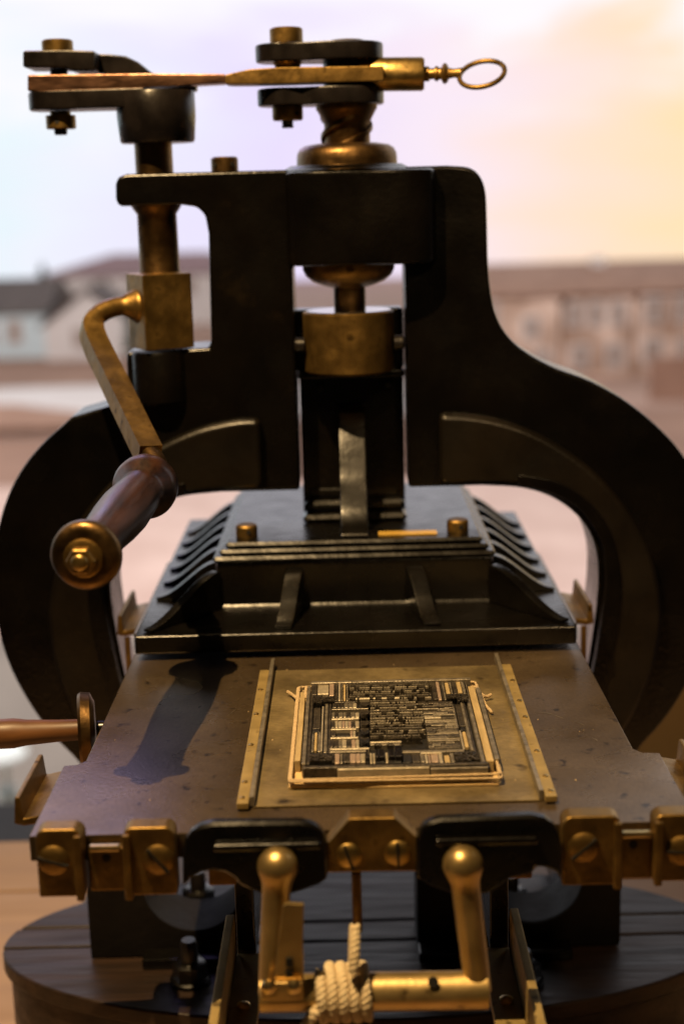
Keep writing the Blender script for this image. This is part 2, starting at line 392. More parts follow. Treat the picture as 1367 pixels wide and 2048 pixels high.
# ------------------------------------------------------------------ the table under the press and what stands near it
TZ = -0.55
tb = thing('display_table', (0, 1.5, TZ-.76), 'tan wooden display table that carries the hand press', 'table')
bm = BM(); box(bm, -1.0, 1.0, .5, 2.045, TZ-.04, TZ); obj('table_top', bm, TABLE, tb, bevel=.003)
bm = BM(); box(bm, -1.0, 1.0, 2.052, 2.23, TZ-.04, TZ-.001); obj('edge_board', bm, TABLE, tb, bevel=.004)
for sx_ in (-.92, .92):
    for sy_ in (.6, 2.12):
        bm = BM(); box(bm, sx_-.04, sx_+.04, sy_-.04, sy_+.04, TZ-.8, TZ-.041); obj('leg', bm, TABLE, tb, bevel=.004)
bm = BM(); box(bm, -6, 6, -.5, 4.2, TZ-.86, TZ-.80); struct('floor', bm, GREYB)
bm = BM()
p0 = at(1250, 1240, 2.5); p1 = at(1600, 1500, 2.5)
box(bm, p0.x, p0.x+.8, 2.45, 2.8, TZ-.8, p0.z)
tag(obj('display_plinth', bm, TANP, None, bevel=.006), 'plain ochre display plinth behind the right leg of the press', 'plinth')
# small white garden table outside on the terrace, blurred, at the left edge
q = onz(18, 1625, GZ); ty_ = q.y
st = thing('garden_table', (q.x, ty_, GZ), 'small white round garden table outside at the left edge', 'table')
zt_ = at(18, 1498, ty_).z
bm = BM(); lathe(bm, (q.x-.02, ty_, zt_-.10), (0, 0, 1), [(0, .30), (.02, .36), (.06, .34), (.11, .20), (.12, .0)], 28); obj('table_top', bm, STOOLW, st)
bm = BM(); lathe(bm, (q.x, ty_, GZ+.011), (0, 0, 1), [(0, .22), (.03, .20), (.06, .04), (zt_-.10-GZ-.012, .04)], 20); obj('post', bm, STOOLW, st)
bm = BM(); box(bm, q.x-.16, q.x+.14, ty_-.16, ty_+.16, GZ+.08, GZ+.36); obj('planter', bm, STOOLW, st, bevel=.02)

# ================================================================== THE HAND PRESS
BZ = -0.40        # top of the wooden base
press = thing('hand_press', (0, 1.6, TZ), 'black cast-iron hand printing press with brass fittings and screw', 'printing press')
YF = 1.70; YB = 1.79; YA = 1.745       # frame front, frame back, screw axis

# ---- wooden base: planks cut to an oval
base = obj('base', (lambda b: (prism(b, [(.438*math.cos(a), 1.615+.178*math.sin(a)) for a in [2*math.pi*k/64 for k in range(64)]], TZ+.001, BZ-.022, 'z'), b)[1])(BM()), WOODK, press, bevel=.004)
def oval_slice(y0, y1, a=.446, b=.186, cy=1.615, n=24):
    R = []; Lf = []
    for k in range(n+1):
        y = y0+(y1-y0)*k/n; q = max(0, 1-((y-cy)/b)**2); x = a*math.sqrt(q)
        R.append((x, y)); Lf.append((-x, y))
    return R+list(reversed(Lf))
for (ya, yb) in ((1.4305, 1.604), (1.6075, 1.652), (1.6555, 1.7995)):
    bm = BM(); prism(bm, oval_slice(ya, yb), BZ-.0215, BZ, 'z')
    bmesh.ops.remove_doubles(bm, verts=bm.verts, dist=1e-5)
    obj('plank', bm, WOODK, base, bevel=.0035, seg=3)

# ---- feet of the frame with their round openings
def foot(s, xo, xi, cx, rr, name='foot'):
    pts = [(xo, -.24), (xo, BZ+.001), (xi, BZ+.001), (xi, -.24)]
    arc = [(cx+rr*math.cos(a), -.305-rr*math.sin(a)) for a in [math.pi*k/20 for k in range(21)]]
    if s < 0:   # from xi (right) across the notch to xo (left)
        pts += [(cx+rr, -.24)] + arc + [(cx-rr, -.24)]
    else:
        pts += [(cx-rr, -.24)] + list(reversed(arc)) + [(cx+rr, -.24)]
    bm = BM(); prism(bm, pts, 1.575, 1.655, 'y')
    f = obj(name, bm, IRONM, press, bevel=.004)
    bm = BM(); a_, b_ = sorted((xo*.995, xo*.80)); box(bm, a_, b_, 1.6555, 1.80, BZ+.001, -.25); obj('heel', bm, IRON, f, bevel=.004)
    bm = BM(); a_, b_ = sorted((xo*.8, xi)); box(bm, a_, b_, 1.545, 1.574, BZ+.001, BZ+.014); obj('toe', bm, IRON2, f, bevel=.003)
    return f
foot(-1, -.331, -.140, -.203, .060); foot(1, .312, .066, .205, .060)

# ---- main frame silhouette (X,Z at the frame's front face)
S = lambda px, py: (at(px, py, YF).x, at(px, py, YF).z)
right_outer = [(.120, .541), (.145, .538), (.158, .528), (.1645, .510), (.166, .480), (.167, .43), (.170, .395), (.176, .368), (.188, .345), (.208, .325),
               (.243, .304), (.29, .285), (.335, .258), (.375, .224), (.403, .191), (.425, .15), (.440, .10), (.4455, .05), (.4435, -.01), (.432, -.06), (.410, -.11),
               (.385, -.15), (.355, -.187), (.335, -.23), (.325, -.31)]
inner_r = [(.24, -.31), (.262, -.22), (.285, -.10), (.298, -.01), (.3015, .04), (.2985, .075), (.288, .103), (.268, .127), (.24, .146), (.205, .157), (.16, .161)]
left_outer = [(-x, z) for x, z in right_outer]
opening = [(.069, .1502), (.069, .4195), (-.063, .4195), (-.063, .1502)]
la = at(235, 347, YF); lb_ = at(235, 402, YF)
left_top = [(-.283, .272), (-.266, .276), (-.2645, .334), (-.166, .337), (-.163, .345), (-.1600, .470), (-.163, .492), (-.172, .5015), (-.19, .5045),
            (-.262, .5045), (-.2665, .511), (-.2655, .530), (-.262, .538), (-.252, .541)]
left_leg = [p for p in left_outer if p[1] < .262]
ZS = .0108      # the frame sits this much lower than first measured
def smooth2(pts): return [(v.x, v.z-ZS) for v in smooth_path([(x, 0, z) for x, z in pts], 4)]
right_outer = smooth2(right_outer); inner_r = smooth2(inner_r); left_leg = smooth2(left_leg); left_top = [(x, z-ZS) for x, z in left_top]
outline = right_outer + inner_r + opening + [(-x, z) for x, z in reversed(inner_r)] + list(reversed(left_leg)) + left_top
bm = BM(); prism(bm, outline, YF, YB, 'y')
frame = obj('frame', bm, IRON, press, bevel=.007, seg=3)
# raised panels over the arch
def panel(s):
    outer = [(.1065, .252), (.14, .2505), (.185, .241), (.23, .222), (.275, .192), (.312, .157), (.345, .112), (.368, .06), (.378, .0), (.372, -.06), (.352, -.12), (.325, -.17)]
    inn = [(.27, -.17), (.292, -.08), (.304, .0), (.308, .04), (.3045, .079), (.293, .108), (.272, .133), (.242, .152), (.206, .163), (.1065, .167)]
    o1 = smooth_path([(x, 0, z) for x, z in outer], 4); i1 = smooth_path([(x, 0, z) for x, z in inn], 4)
    pts = [(s*v.x, v.z-ZS) for v in o1+i1]
    bm = BM(); prism(bm, pts, YF-.017, YF+.004, 'y')
    return obj('arch_panel', bm, IRONW, frame, bevel=.010, seg=3)
panel(1); panel(-1)
# inner band a little proud of the panel, following the arch
for s in (1, -1):
    o1 = smooth_path([(x, 0, z) for x, z in [(.20, .178), (.245, .168), (.285, .142), (.310, .108), (.324, .06), (.325, .01), (.315, -.06), (.295, -.15)]], 4)
    i1 = smooth_path([(x, 0, z) for x, z in [(.272, -.15), (.291, -.08), (.305, .01), (.309, .045), (.302, .088), (.276, .130), (.242, .1525), (.20, .1645)]], 4)
    bm = BM(); prism(bm, [(s*v.x, v.z-ZS) for v in o1+i1], YF-.021, YF-.016, 'y'); obj('arch_band', bm, IRON, frame, bevel=.002)
# socket bearing below the crank block
c = at(316, 745, YF-.005)
bm = BM(); lathe(bm, (c.x, YF+.012, .272-ZS), (0, 0, 1), [(0, .030), (.003, .034), (.058, .034), (.0625, .032)], 32); obj('lower_bearing', bm, IRON, frame)
# the bored boss that carries the screw nut
bc = at(722, 430, YF-.04).x
bm = BM()
prof = [(bc+.0875*math.sin(a), YF-.046*max(0, math.cos(a))**.6) for a in [rad(-90+9*k) for k in range(21)]]
prism(bm, [(x, y) for x, y in prof]+[(bc+.0875, YF+.02), (bc-.0875, YF+.02)], .4205, .5275, 'z')
obj('screw_boss', bm, IRON, frame, bevel=.005)
bm = BM(); lathe(bm, (.003, YA-.01, .5285), (0, 0, 1), [(0, .079), (.002, .073), (.0045, .069), (.006, .066)], 40); obj('boss_lip', bm, IRON, frame)
# cap bolt on the left arm
P_ = at(449, 345, YF+.03); hb = pxm(YF+.03)*26
bm = BM(); lathe(bm, (P_.x, YF+.035, .5300), (0, 0, 1), [(0, hb), (.0155, hb), (.0175, hb-.002)], 28); cb = obj('cap_bolt', bm, BRONZE, frame)
for a in (-1, 1):
    bm = BM(); lathe(bm, (P_.x+a*hb*.62, YF+.035-hb*.80, .5385), (a*.6, -.8, 0), [(0, .0026), (.0012, .0026)], 12); obj('tommy_hole', bm, HOLE, cb)

# ---- the screw, collar, nut and pressure cup
def latz(cx, Y, prof, n=36):
    """lathe round a vertical axis; prof rows are (photo y, half width in photo px)"""
    X = at(cx, sum(p[0] for p in prof)/len(prof), Y).x
    k = pxm(Y, .45); b = BM(); b_prof = [(at(cx, py, Y).z, hw*k) for py, hw in prof]
    z0 = b_prof[-1][0]
    lathe(b, (X, Y, z0), (0, 0, 1), [(z-z0, r) for z, r in reversed(b_prof)], n)
    return b
screw = obj('screw', latz(693, YA, [(208, 60), (218, 60), (222, 57), (228, 54), (240, 48), (248, 45), (296, 45)]), BRONZE, press)
bm = BM(); kx = pxm(YA, .55); X0 = at(693, 270, YA).x
for s in range(3):
    pts = []
    for k in range(40):
        t = k/39; a = 2*math.pi*(t*.62+s/3); z = .553+t*.048; r = 46*kx
        pts.append((X0+r*math.cos(a), YA+r*math.sin(a), z))
    sweep(bm, pts, rect(.0036, .0030), up=(0, 0, 1))
obj('thread', bm, BRONZE, screw, bevel=.0012)
obj('collar', latz(693, YA, [(287, 62), (291, 84), (297, 93), (307, 98), (318, 99), (330, 99), (341, 99)]), BRONZE, screw)
cup = obj('screw_nut', latz(697, YA-.02, [(522, 92), (538, 92), (550, 86), (561, 72), (570, 50), (574, 36)]), BRASSD, press)
obj('plunger', latz(699, YA-.02, [(560, 32), (640, 32)], 28), BRONZE, cup)
cy_ = obj('pressure_cup', latz(697, YA-.03, [(621, 88), (624, 92), (738, 90), (742, 86)], 48), BRASSD, press)
q = at(697, 621, YA-.03); bm = BM(); lathe(bm, (q.x, YA-.03, q.z+.0001), (0, 0, 1), [(0, 85*pxm(YA-.03, .4)), (.0006, 84*pxm(YA-.03, .4))], 40); obj('cup_reflection_disc', bm, STEELP, cy_)  # bright steel disc added to give the brass cup its sky reflection
obj('cup_keeper', (lambda b: (box(b, -.0655, .0675, YA-.002, YA+.035, at(697, 740, YA).z, at(697, 617, YA).z), b)[1])(BM()), IRON, cy_, bevel=.004)
for sx_ in (-1, 1):
    bm = BM(); lathe(bm, (.0015+sx_*.0535, YA-.045, at(697, 680, YA).z), (sx_, 0, 0), [(0, .009), (.010, .009), (.012, .006)], 16); obj('keeper_screw', bm, DARKSTEEL, cy_)

# ---- platen hanger block inside the frame opening, and the platen
hang = obj('platen_hanger', (lambda b: (box(b, -.061, .067, YF+.052, YB+.03, .106, at(697, 742, YF+.05).z), b)[1])(BM()), IRON, press, bevel=.003)
bm = BM(); box(bm, -.062, .068, YF+.030, YF+.051, at(697, 756, YF+.03).z, at(697, 742, YF+.03).z); obj('hanger_flange', bm, IRON, hang, bevel=.002)
for qx, qy in ((775, 770), (640, 775)):
    q = at(qx, qy, YF+.05); bm = BM(); lathe(bm, (q.x, YF+.0522, q.z), (0, -1, 0), [(0, .005), (.004, .005), (.006, .003)], 12); obj('rivet', bm, IRON2, hang)

PB = 2.02          # back of the platen
CAM_SCALE = (1.0358, .0179)   # platen enlarged about the camera, outline in view kept; underside now below type height
bm = BM(); box(bm, -.236, .236, 1.456, PB, .025, .0455)
platen = obj('platen', bm, IRON2, press, bevel=.0026, seg=3)
bm = BM(); box(bm, -.1555, .1575, 1.556, PB-.12, .0456, .0988); obj('platen_box', bm, IRON2, platen, bevel=.004)
# ogee-like top moulding: three plates, each smaller than the one below
for k, (ins, za, zb) in enumerate(((-.001, .0990, .1056), (.0055, .1059, .1120), (.0120, .1123, .1185))):
    bm = BM(); box(bm, -.157+ins, .159-ins, 1.553+ins*1.1, PB-.118-ins, za, zb); obj('moulding', bm, IRON2, platen, bevel=.0030, seg=1)
bm = BM(); prism(bm, [(1.5558, .0457), (1.5558, .0492), (1.5542, .0472), (1.5520, .0457)], -.150, .152, 'x'); obj('foot_fillet', bm, IRON2, platen)
def rib_profile(L_, h):
    """S-shaped web from the box wall (0,h) out to (L,0)"""
    pts = [(0, 0), (0, h)]
    for k in range(1, 13):
        t = k/12; pts.append((L_*t, h*(1-(3*t*t-2*t**3))*.93+.0035*(1 if k < 12 else 1)))
    pts.append((L_, 0)); return pts
# front webs
for xs, dx in ((-.0655, -.012), (.0675, .016)):
    bm = BM(); pr = rib_profile(.085, .044)
    prism(bm, [(1.5545-d_, .0458+z) for d_, z in pr], xs-.0095, xs+.0095, 'x')
    for v in bm.verts: v.co.x += dx*(1.5545-v.co.y)/.085
    obj('rib', bm, IRON2, platen, bevel=.0016)
# side webs
for s, xw in ((-1, -.1560), (1, .1580)):
    for k in range(6):
        y = 1.600+k*.066
        bm = BM(); pr = rib_profile(.074, .044)
        prism(bm, [(xw+s*d_, .0458+z) for d_, z in pr], y-.0075, y+.0075, 'y'); obj('rib', bm, IRON2, platen, bevel=.0016)
    # corner web running diagonally to the corner of the flange
    bm = BM(); pr = rib_profile(.112, .044); dv = Vector((s*.070, -.088, 0)).normalized(); nv = Vector((dv.y, -dv.x, 0))
    for_pts = [Vector((xw-s*.002, 1.5555, .0458)) + dv*d_ + Vector((0, 0, z)) for d_, z in pr]
    A = [bm.verts.new(p+nv*.006) for p in for_pts]; B = [bm.verts.new(p-nv*.006) for p in for_pts]
    n = len(A); bm.faces.new(A); bm.faces.new(list(reversed(B)))
    for i in range(n): bm.faces.new((A[(i+1) % n], A[i], B[i], B[(i+1) % n]))
    bmesh.ops.recalc_face_normals(bm, faces=bm.faces); obj('rib', bm, IRON2, platen, bevel=.0016)
# stepped foot and the tall curved stiffener in the middle
for k, (hw, ya, za, zb) in enumerate(((.062, YF-.045, .1188, .128), (.060, YF-.026, .1283, .141), (.056, YF-.010, .1413, .156))):
    bm = BM(); box(bm, -hw+.003, hw+.003, ya, YF+.04, za, zb); obj('foot_step', bm, IRON2, platen, bevel=.004, seg=1)
prof = [(YF+.02, .119), (1.572, .119), (1.571, .1235), (1.577, .1265), (1.585, .127), (1.600, .134), (1.612, .148), (1.620, .168), (1.627, .180), (1.634, .190),
        (1.641, .207), (1.652, .222), (1.660, .238), (1.668, .249), (1.683, .256), (YF+.02, .2585)]
bm = BM(); prism(bm, prof, -.0135, .0180, 'x'); obj('stiffener', bm, IRON2, platen, bevel=.003)
# small brass plate and two drilled cap bolts
q0 = onz(757, 1078, .119); q1 = onz(873, 1066, .119)
bm = BM(); box(bm, q0.x, q1.x, 1.583, 1.600, .1187, .1203); obj('brass_plate', bm, PLAQ, platen, bevel=.0004)
cbm = None
for px_ in (491, 921):
    q = onz(px_, 1080, .119); r = .0125
    if cbm is None:
        bm = BM(); lathe(bm, (q.x, 1.60, .1187), (0, 0, 1), [(0, r), (.0118, r), (.0138, r-.002)], 28); cbm = obj('cap_bolt', bm, BRASSD, platen)
        bm = BM(); lathe(bm, (q.x+.003, 1.60-r*.965, .1255), (.15, -1, 0), [(0, .0027), (.001, .0027)], 12); obj('tommy_hole', bm, HOLE, cbm)
    else: copy_at(cbm, (q.x*CAM_SCALE[0], WP[cbm].y, WP[cbm].z), platen)
CAM_SCALE = None

# ---- bed
bed_pts = [(-.268, 1.068), (.272, 1.068), (.272, 1.212), (.257, 1.214), (.2505, 1.224), (.2495, 1.60), (.262, 1.615), (.262, 1.95), (-.262, 1.95), (-.262, 1.615), (-.2495, 1.60), (-.2495, 1.226), (-.2560, 1.217), (-.268, 1.215)]
bm = BM(); prism(bm, bed_pts, -.022, 0.0, 'z'); bed = obj('bed', bm, STEEL, press, bevel=.0012)
bm = BM(); box(bm, -.20, .20, 1.19, 1.93, -.07, -.0225); obj('bed_frame', bm, IRON, bed, bevel=.004)
# gutters at the four corners
def gutter(s, x_in, y0, y1, name='gutter'):
    b = BM(); th = .0045
    pts = [(0, 0), (.0145, -.003), (.0165, .0165), (.0165+th, .0165), (.0185+th, -.0075), (.0145, -.0095), (0, -.0075)]
    prism(b, [(s*(x_in+d_), z-.0035) for d_, z in pts], y0, y1, 'y')
    return obj(name, b, BRASSD, bed, bevel=.0013)
gutter(-1, .2685, 1.116, 1.212); gutter(1, .2725, 1.116, 1.212)
for s in (-1, 1):
    g = gutter(s, .2640, 1.645, 1.76)
    bm = BM(); a_, b_ = sorted((s*.272, s*.2785)); box(bm, a_, b_, 1.646, 1.650, -.060, -.0145); obj('stay', bm, BRASSD, g, bevel=.001)

# ---- front of the bed: brass hinge brackets, black ears, octagon plate
YP = 1.066
def screw_head(x, z, y, r, ang, parent, m_=BRASSD):
    bm = BM(); lathe(bm, (x, y, z), (0, -1, 0), [(0, r), (.0012, r), (.0028, r*.86), (.0042, r*.55), (.0048, 0.0)], 28)
    h = obj('screw_head', bm, m_, parent)
    bm = BM(); box(bm, -r*.98, r*.98, -.0052, -.0026, -.0011, .0011)
    M = Matrix.Translation((x, y, z)) @ Matrix.Rotation(ang, 4, 'Y'); bm.transform(M); obj('slot', bm, HOLE, h)
    return h
def bracket(px0, px1, top, bot, lip_side, parent, sx, sy, ang, name='hinge_bracket'):
    a = at(px0, top, 1.056); b_ = at(px1, bot, 1.056)
    x0, x1, z0, z1 = a.x, b_.x, b_.z, a.z
    bm = BM(); c_ = .008
    def corner(cx_, cz_, sxn, szn):
        return [(cx_+sxn*c_*math.sin(t), cz_+szn*c_*math.cos(t)) for t in [rad(15*k) for k in range(7)]]
    tl = [(x0+c_-c_*math.cos(rad(15*k)), z1-c_+c_*math.sin(rad(15*k))) for k in range(7)]
    tr = [(x1-c_+c_*math.sin(rad(15*k)), z1-c_+c_*math.cos(rad(15*k))) for k in range(7)]
    prism(bm, [(x0, z0)]+tl+tr+[(x1, z0)], 1.048, 1.0665, 'y')
    o = obj(name, bm, BRASSD, parent, bevel=.0018, seg=3)
    # raised hinge lip on one side
    lx = x1 if lip_side > 0 else x0
    bm = BM(); box(bm, min(lx, lx-lip_side*.0065), max(lx, lx-lip_side*.0065), 1.0420, 1.0478, z0-.0015, z1-.004); obj('lip', bm, BRASSD, o, bevel=.0016)
    q = at(sx, sy, 1.048); screw_head(q.x, q.z, 1.0478, .0128, ang, o)
    return o
hl = obj('hinge_bar', (lambda b: (box(b, at(178, 1690, 1.062).x, at(250, 1690, 1.062).x, 1.056, 1.0665, at(210, 1778, 1.06).z, at(210, 1692, 1.06).z), b)[1])(BM()), BRASSD, bed, bevel=.002)
hr = obj('hinge_bar', (lambda b: (box(b, at(1232, 1690, 1.062).x, at(1303, 1690, 1.062).x, 1.056, 1.0665, at(1270, 1754, 1.06).z, at(1270, 1668, 1.06).z), b)[1])(BM()), BRASSD, bed, bevel=.002)
for h_, px_, py_ in ((hl, 213, 1716), (hr, 1265, 1689)):
    q = at(px_, py_, 1.056); bm = BM(); lathe(bm, (q.x, 1.0562, q.z), (0, -1, 0), [(0, .0036), (.0006, .0036)], 16); obj('oil_hole', bm, HOLE, h_)
    wq = WP[h_]; bm = BM(); box(bm, wq.x-.0125, wq.x+.0125, 1.0495, 1.0558, at(px_, py_-24, 1.05).z, at(px_, py_-12, 1.05).z); obj('knuckle', bm, BRASSB, h_, bevel=.0016)
bracket(73, 176, 1652, 1784, 1, bed, 108, 1720, rad(18)); bracket(247, 358, 1648, 1780, -1, bed, 317, 1718, rad(52))
bracket(1121, 1236, 1626, 1760, 1, bed, 1166, 1694, rad(-42)); bracket(1303, 1412, 1622, 1752, -1, bed, 1362, 1700, rad(4))

def ear(pts, name='tympan_ear'):
    bm = BM(); prism(bm, [(at(x, y, 1.045).x, at(x, y, 1.045).z) for x, y in pts], 1.040, 1.051, 'y')
    o = obj(name, bm, IRON2, bed, bevel=.0022, seg=1); return o
eL = ear([(366, 1770), (366, 1700), (370, 1678), (382, 1660), (402, 1647), (430, 1641), (600, 1639), (628, 1645), (646, 1660), (654, 1682), (655, 1752), (640, 1764), (600, 1778), (562, 1790),
          (530, 1786), (500, 1774), (478, 1764), (470, 1752), (452, 1741), (428, 1736), (404, 1740), (384, 1752)])
eR = ear([(832, 1752), (832, 1676), (838, 1655), (852, 1641), (878, 1633), (1060, 1626), (1088, 1632), (1106, 1646), (1117, 1668), (1120, 1690), (1120, 1752), (1108, 1738), (1090, 1731), (1070, 1729),
          (1064, 1742), (1020, 1752), (1005, 1762), (975, 1782), (940, 1788), (900, 1782), (860, 1768)])
for e_, xa, xb, y_ in ((eL, 425, 642, 1683), (eR, 868, 1075, 1672)):
    bm = BM(); a = at(xa, y_, 1.04); b_ = at(xb, y_-3, 1.04)
    box(bm, a.x, b_.x, 1.0330, 1.0402, a.z-.007, a.z); obj('ear_web', bm, IRON, e_, bevel=.0030, seg=3)
for xa, xb, ya, yb in ((416, 474, 1735, 1771), (1008, 1064, 1730, 1758)):
    a = at(xa, ya, 1.10); b_ = at(xb, yb, 1.10); bm = BM(); box(bm, a.x, b_.x, 1.10, 1.13, b_.z, a.z+.02); obj('bed_lug', bm, BRONZE, bed, bevel=.002)
oc = [(652, 1747), (652, 1690), (697, 1638), (790, 1636), (834, 1676), (834, 1744)]
bm = BM(); prism(bm, [(at(x, y, 1.046).x, at(x, y, 1.046).z) for x, y in oc], 1.0465, 1.0655, 'y'); op = obj('octagon_plate', bm, BRASSD, bed, bevel=.0016)
for px_, py_, an in ((697, 1711, rad(72)), (795, 1706, rad(87))):
    q = at(px_, py_, 1.046); screw_head(q.x, q.z, 1.0463, .0108, an, op, BRASS)
a = at(712, 1746, 1.056); b_ = at(712, 1862, 1.056)
bm = BM(); lathe(bm, (a.x, 1.056, b_.z), (0, 0, 1), [(0, .0040), (a.z-b_.z, .0040)], 14); obj('draw_rod', bm, BRONZE, bed)

# ---- rails under the bed
for s, x0 in ((-1, -.1225), (1, .1405)):
    bm = BM(); box(bm, x0-.004, x0+.004, .80, 1.212, -.196, -.150); r_ = obj('rail', bm, BRASSM, press, bevel=.0012)
    a_, b_ = sorted((x0-s*.0042, x0-s*.030)); bm = BM(); box(bm, a_, b_, .80, 1.212, -.199, -.190); obj('rail_flange', bm, BRASSM, r_, bevel=.001)
    a_, b_ = sorted((x0-s*.0044, x0-s*.022)); bm = BM(); box(bm, a_, b_, 1.215, 1.50, -.196, -.075); obj('runner', bm, IRON2, r_, bevel=.002)
    for yy in (.96, 1.04, 1.12):
        bm = BM(); xa = x0-s*.017; lathe(bm, (xa, yy, -.1898), (0, 0, 1), [(0, .006), (.003, .006), (.005, .003)], 16); obj('rail_screw', bm, BRASSB, r_)

# ---- stay frame: two arms with ball ends and a cross rod
stay = obj('cross_rod', (lambda b: (sweep(b, [at(520, 1986, 1.020), at(975, 1980, 1.020)], circ(.0150, 28)), b)[1])(BM()), BRASSP, press, bevel=.001)
q = at(866, 1968, 1.006); bm = BM(); lathe(bm, (q.x, 1.0205-.0115, q.z), (0, -1, .35), [(0, .0042), (.0016, .0042)], 16); obj('tommy_hole', bm, HOLE, stay)
for bx, by, ex, ey in ((555, 1733, 542, 1990), (925, 1730, 956, 1986)):
    b0 = at(bx, by, 1.030); e0 = at(ex, ey, 1.020); ax = e0-b0
    bm = BM(); rr = .0160; prf = []
    for k in range(15):
        t = rad(-90+12*k); s_, r_ = rr*math.sin(t), rr*math.cos(t)
        if s_ > 0 and r_ < .0120: break
        prf.append((s_, max(r_, 0.0)))
    prf += [(rr*.86, .0119), (.022, .0112), (ax.length-.002, .0104)]
    lathe(bm, b0, ax, prf, 32); obj('arm', bm, BRASSP, stay)
a = at(549, 1802, 1.012); b_ = at(606, 1962, 1.012)
LT = [(549, 1962), (556, 1880), (566, 1806), (574, 1800), (608, 1802), (606, 1880), (608, 1962)]
bm = BM(); prism(bm, [(at(x, y, 1.010).x, at(x, y, 1.010).z) for x, y in LT], 1.004, 1.009, 'y'); lt = obj('latch', bm, BRASSP, stay, bevel=.0012)
for ya, yb in ((1915, 1932), (1940, 1952)):
    a = at(571, ya, 1.004); b_ = at(586, yb, 1.004); bm = BM(); box(bm, a.x, b_.x, 1.0025, 1.0039, b_.z, a.z); obj('latch_slot', bm, HOLE, lt)
a = at(520, 1966, 1.0); b_ = at(607, 2000, 1.0); bm = BM(); box(bm, a.x, b_.x, .999, 1.0035, b_.z, a.z); obj('latch_foot', bm, BRASSP, lt, bevel=.002)
for px_ in (537, 588):
    q = at(px_, 1972, .999); bm = BM(); lathe(bm, (q.x, .999, q.z), (0, -1, 0), [(0, .006), (.003, .0055), (.005, .003), (.0055, 0)], 18); obj('latch_rivet', bm, BRASSB, lt)

# ---- base bolts
def base_bolt(x, y, zt, tall):
    bm = BM(); lathe(bm, (x, y, BZ+.001), (0, 0, 1), [(0, .024), (.004, .024), (.005, .022)], 28); w_ = obj('washer', bm, IRON2, base)
    bm = BM(); lathe(bm, (x, y, BZ+.0062), (0, 0, 1), [(0, .021), (.018, .021), (.020, .018)], 6); obj('nut', bm, IRON2, w_)
    bm = BM(); lathe(bm, (x, y, BZ+.0264), (0, 0, 1), [(0, .0105), (tall, .0105), (tall+.003, .008)], 20); obj('stud', bm, DARKSTEEL, w_)
q = onz(381, 1962, BZ); base_bolt(q.x, q.y, 0, .024)
q = onz(398, 1812, BZ); base_bolt(q.x, q.y, 0, .020)
q = onz(1020, 1815, BZ); base_bolt(q.x, q.y, 0, .016)
q = onz(1045, 1965, BZ); base_bolt(q.x, q.y, 0, .012)

# ---- bed crank at the left: wheel and wooden handle
wq = at(183, 1457, 1.36)
bm = BM(); k = pxm(1.36, 0)
lathe(bm, (wq.x+.004, 1.36, wq.z), (-1, -.16, 0), [(0, .028), (.004, .0365), (.013, .0378), (.016, .0355), (.0162, .024), (.006, .019), (.006, .0)], 48)
wh = obj('wheel', bm, BRONZE, press)
bm = BM(); lathe(bm, (wq.x-.004, 1.3585, wq.z), (-1, -.13, .015), [(0, .0105), (.03, .0112), (.06, .0130), (.072, .0150), (.09, .0150), (.10, .0128), (.14, .0115)], 28); obj('wheel_handle', bm, WOODB, wh)
bm = BM(); lathe(bm, (wq.x+.006, 1.3605, wq.z), (1, .0, 0), [(0, .008), (.05, .008)], 16); obj('axle', bm, DARKSTEEL, wh)

# ---- vertical crank shaft, block, arm and handle
shaft = obj('crank_shaft', latz(314, YA-.01, [(280, 37), (345, 37), (398, 37), (400, 54), (408, 52), (418, 46), (428, 39), (540, 40), (552, 44), (560, 46)]), BRONZE, press)
bx = at(322, 625, YA-.03)
bm = BM(); k = pxm(YA-.06, .4)
box(bm, -.0305, .0305, -.0305, .0305, at(320, 700, YA-.06).z, at(320, 548, YA-.06).z)
bm.transform(Matrix.Translation((bx.x-.001, YA-.03, 0)) @ Matrix.Rotation(rad(27), 4, 'Z'))
blk = obj('crank_block', bm, BRASSD, shaft, bevel=.0022)
arm_pts = [at(292, 612, 1.705), at(262, 611, 1.700), at(232, 614, 1.692), at(207, 623, 1.682), at(190, 637, 1.672), at(183, 655, 1.662), at(187, 676, 1.650), at(200, 706, 1.626), at(226, 759, 1.578), at(256, 821, 1.525), at(286, 883, 1.475), at(300, 911, 1.452)]
path = smooth_path(arm_pts, 6)
def arm_sec(i):
    t = i/(len(path)-1)
    if t < .06: return circ(.0225-.03*t, 16)
    if t < .34:
        r = max(.0115, .0207-.11*(t-.06)); return circ(r, 16)
    b = min(1, (t-.34)/.12); hw = .0128
    sq = []
    for k_ in range(16):
        a_ = 2*math.pi*k_/16+0; c_, s_ = math.cos(a_), math.sin(a_); mx_ = max(abs(c_), abs(s_))
        sq.append(((1-b)*c_*.0118+b*hw*c_/mx_*.94, (1-b)*s_*.0118+b*hw*s_/mx_*.94))
    return sq
bm = BM(); sweep(bm, path, arm_sec, up=(-.85, -.52, 0))
arm = obj('crank_arm', bm, BRASSD, press, bevel=0, angle=30)
cap_c = at(172, 1111, 1.150); root_c = at(292, 972, 1.40); hd = (root_c-cap_c).normalized(); HL = (root_c-cap_c).length
bm = BM(); pth = smooth_path([at(299, 908, 1.455), at(312, 930, 1.438), at(312, 950, 1.425), root_c+hd*.005], 6)
sweep(bm, pth, circ(.0118, 18), up=(1, .35, .1)); obj('arm_tang', bm, BRONZE, arm)
bm = BM()
lathe(bm, root_c+hd*.024, -hd, [(0, .010), (.002, .018), (.010, .0275), (.020, .0322), (.031, .0325), (.040, .0300), (.047, .0235), (.056, .0215), (.085, .0232), (.125, .0245), (.165, .0232), (.200, .0208), (.225, .0200), (.240, .0205), (HL+.012, .0220)], 48)
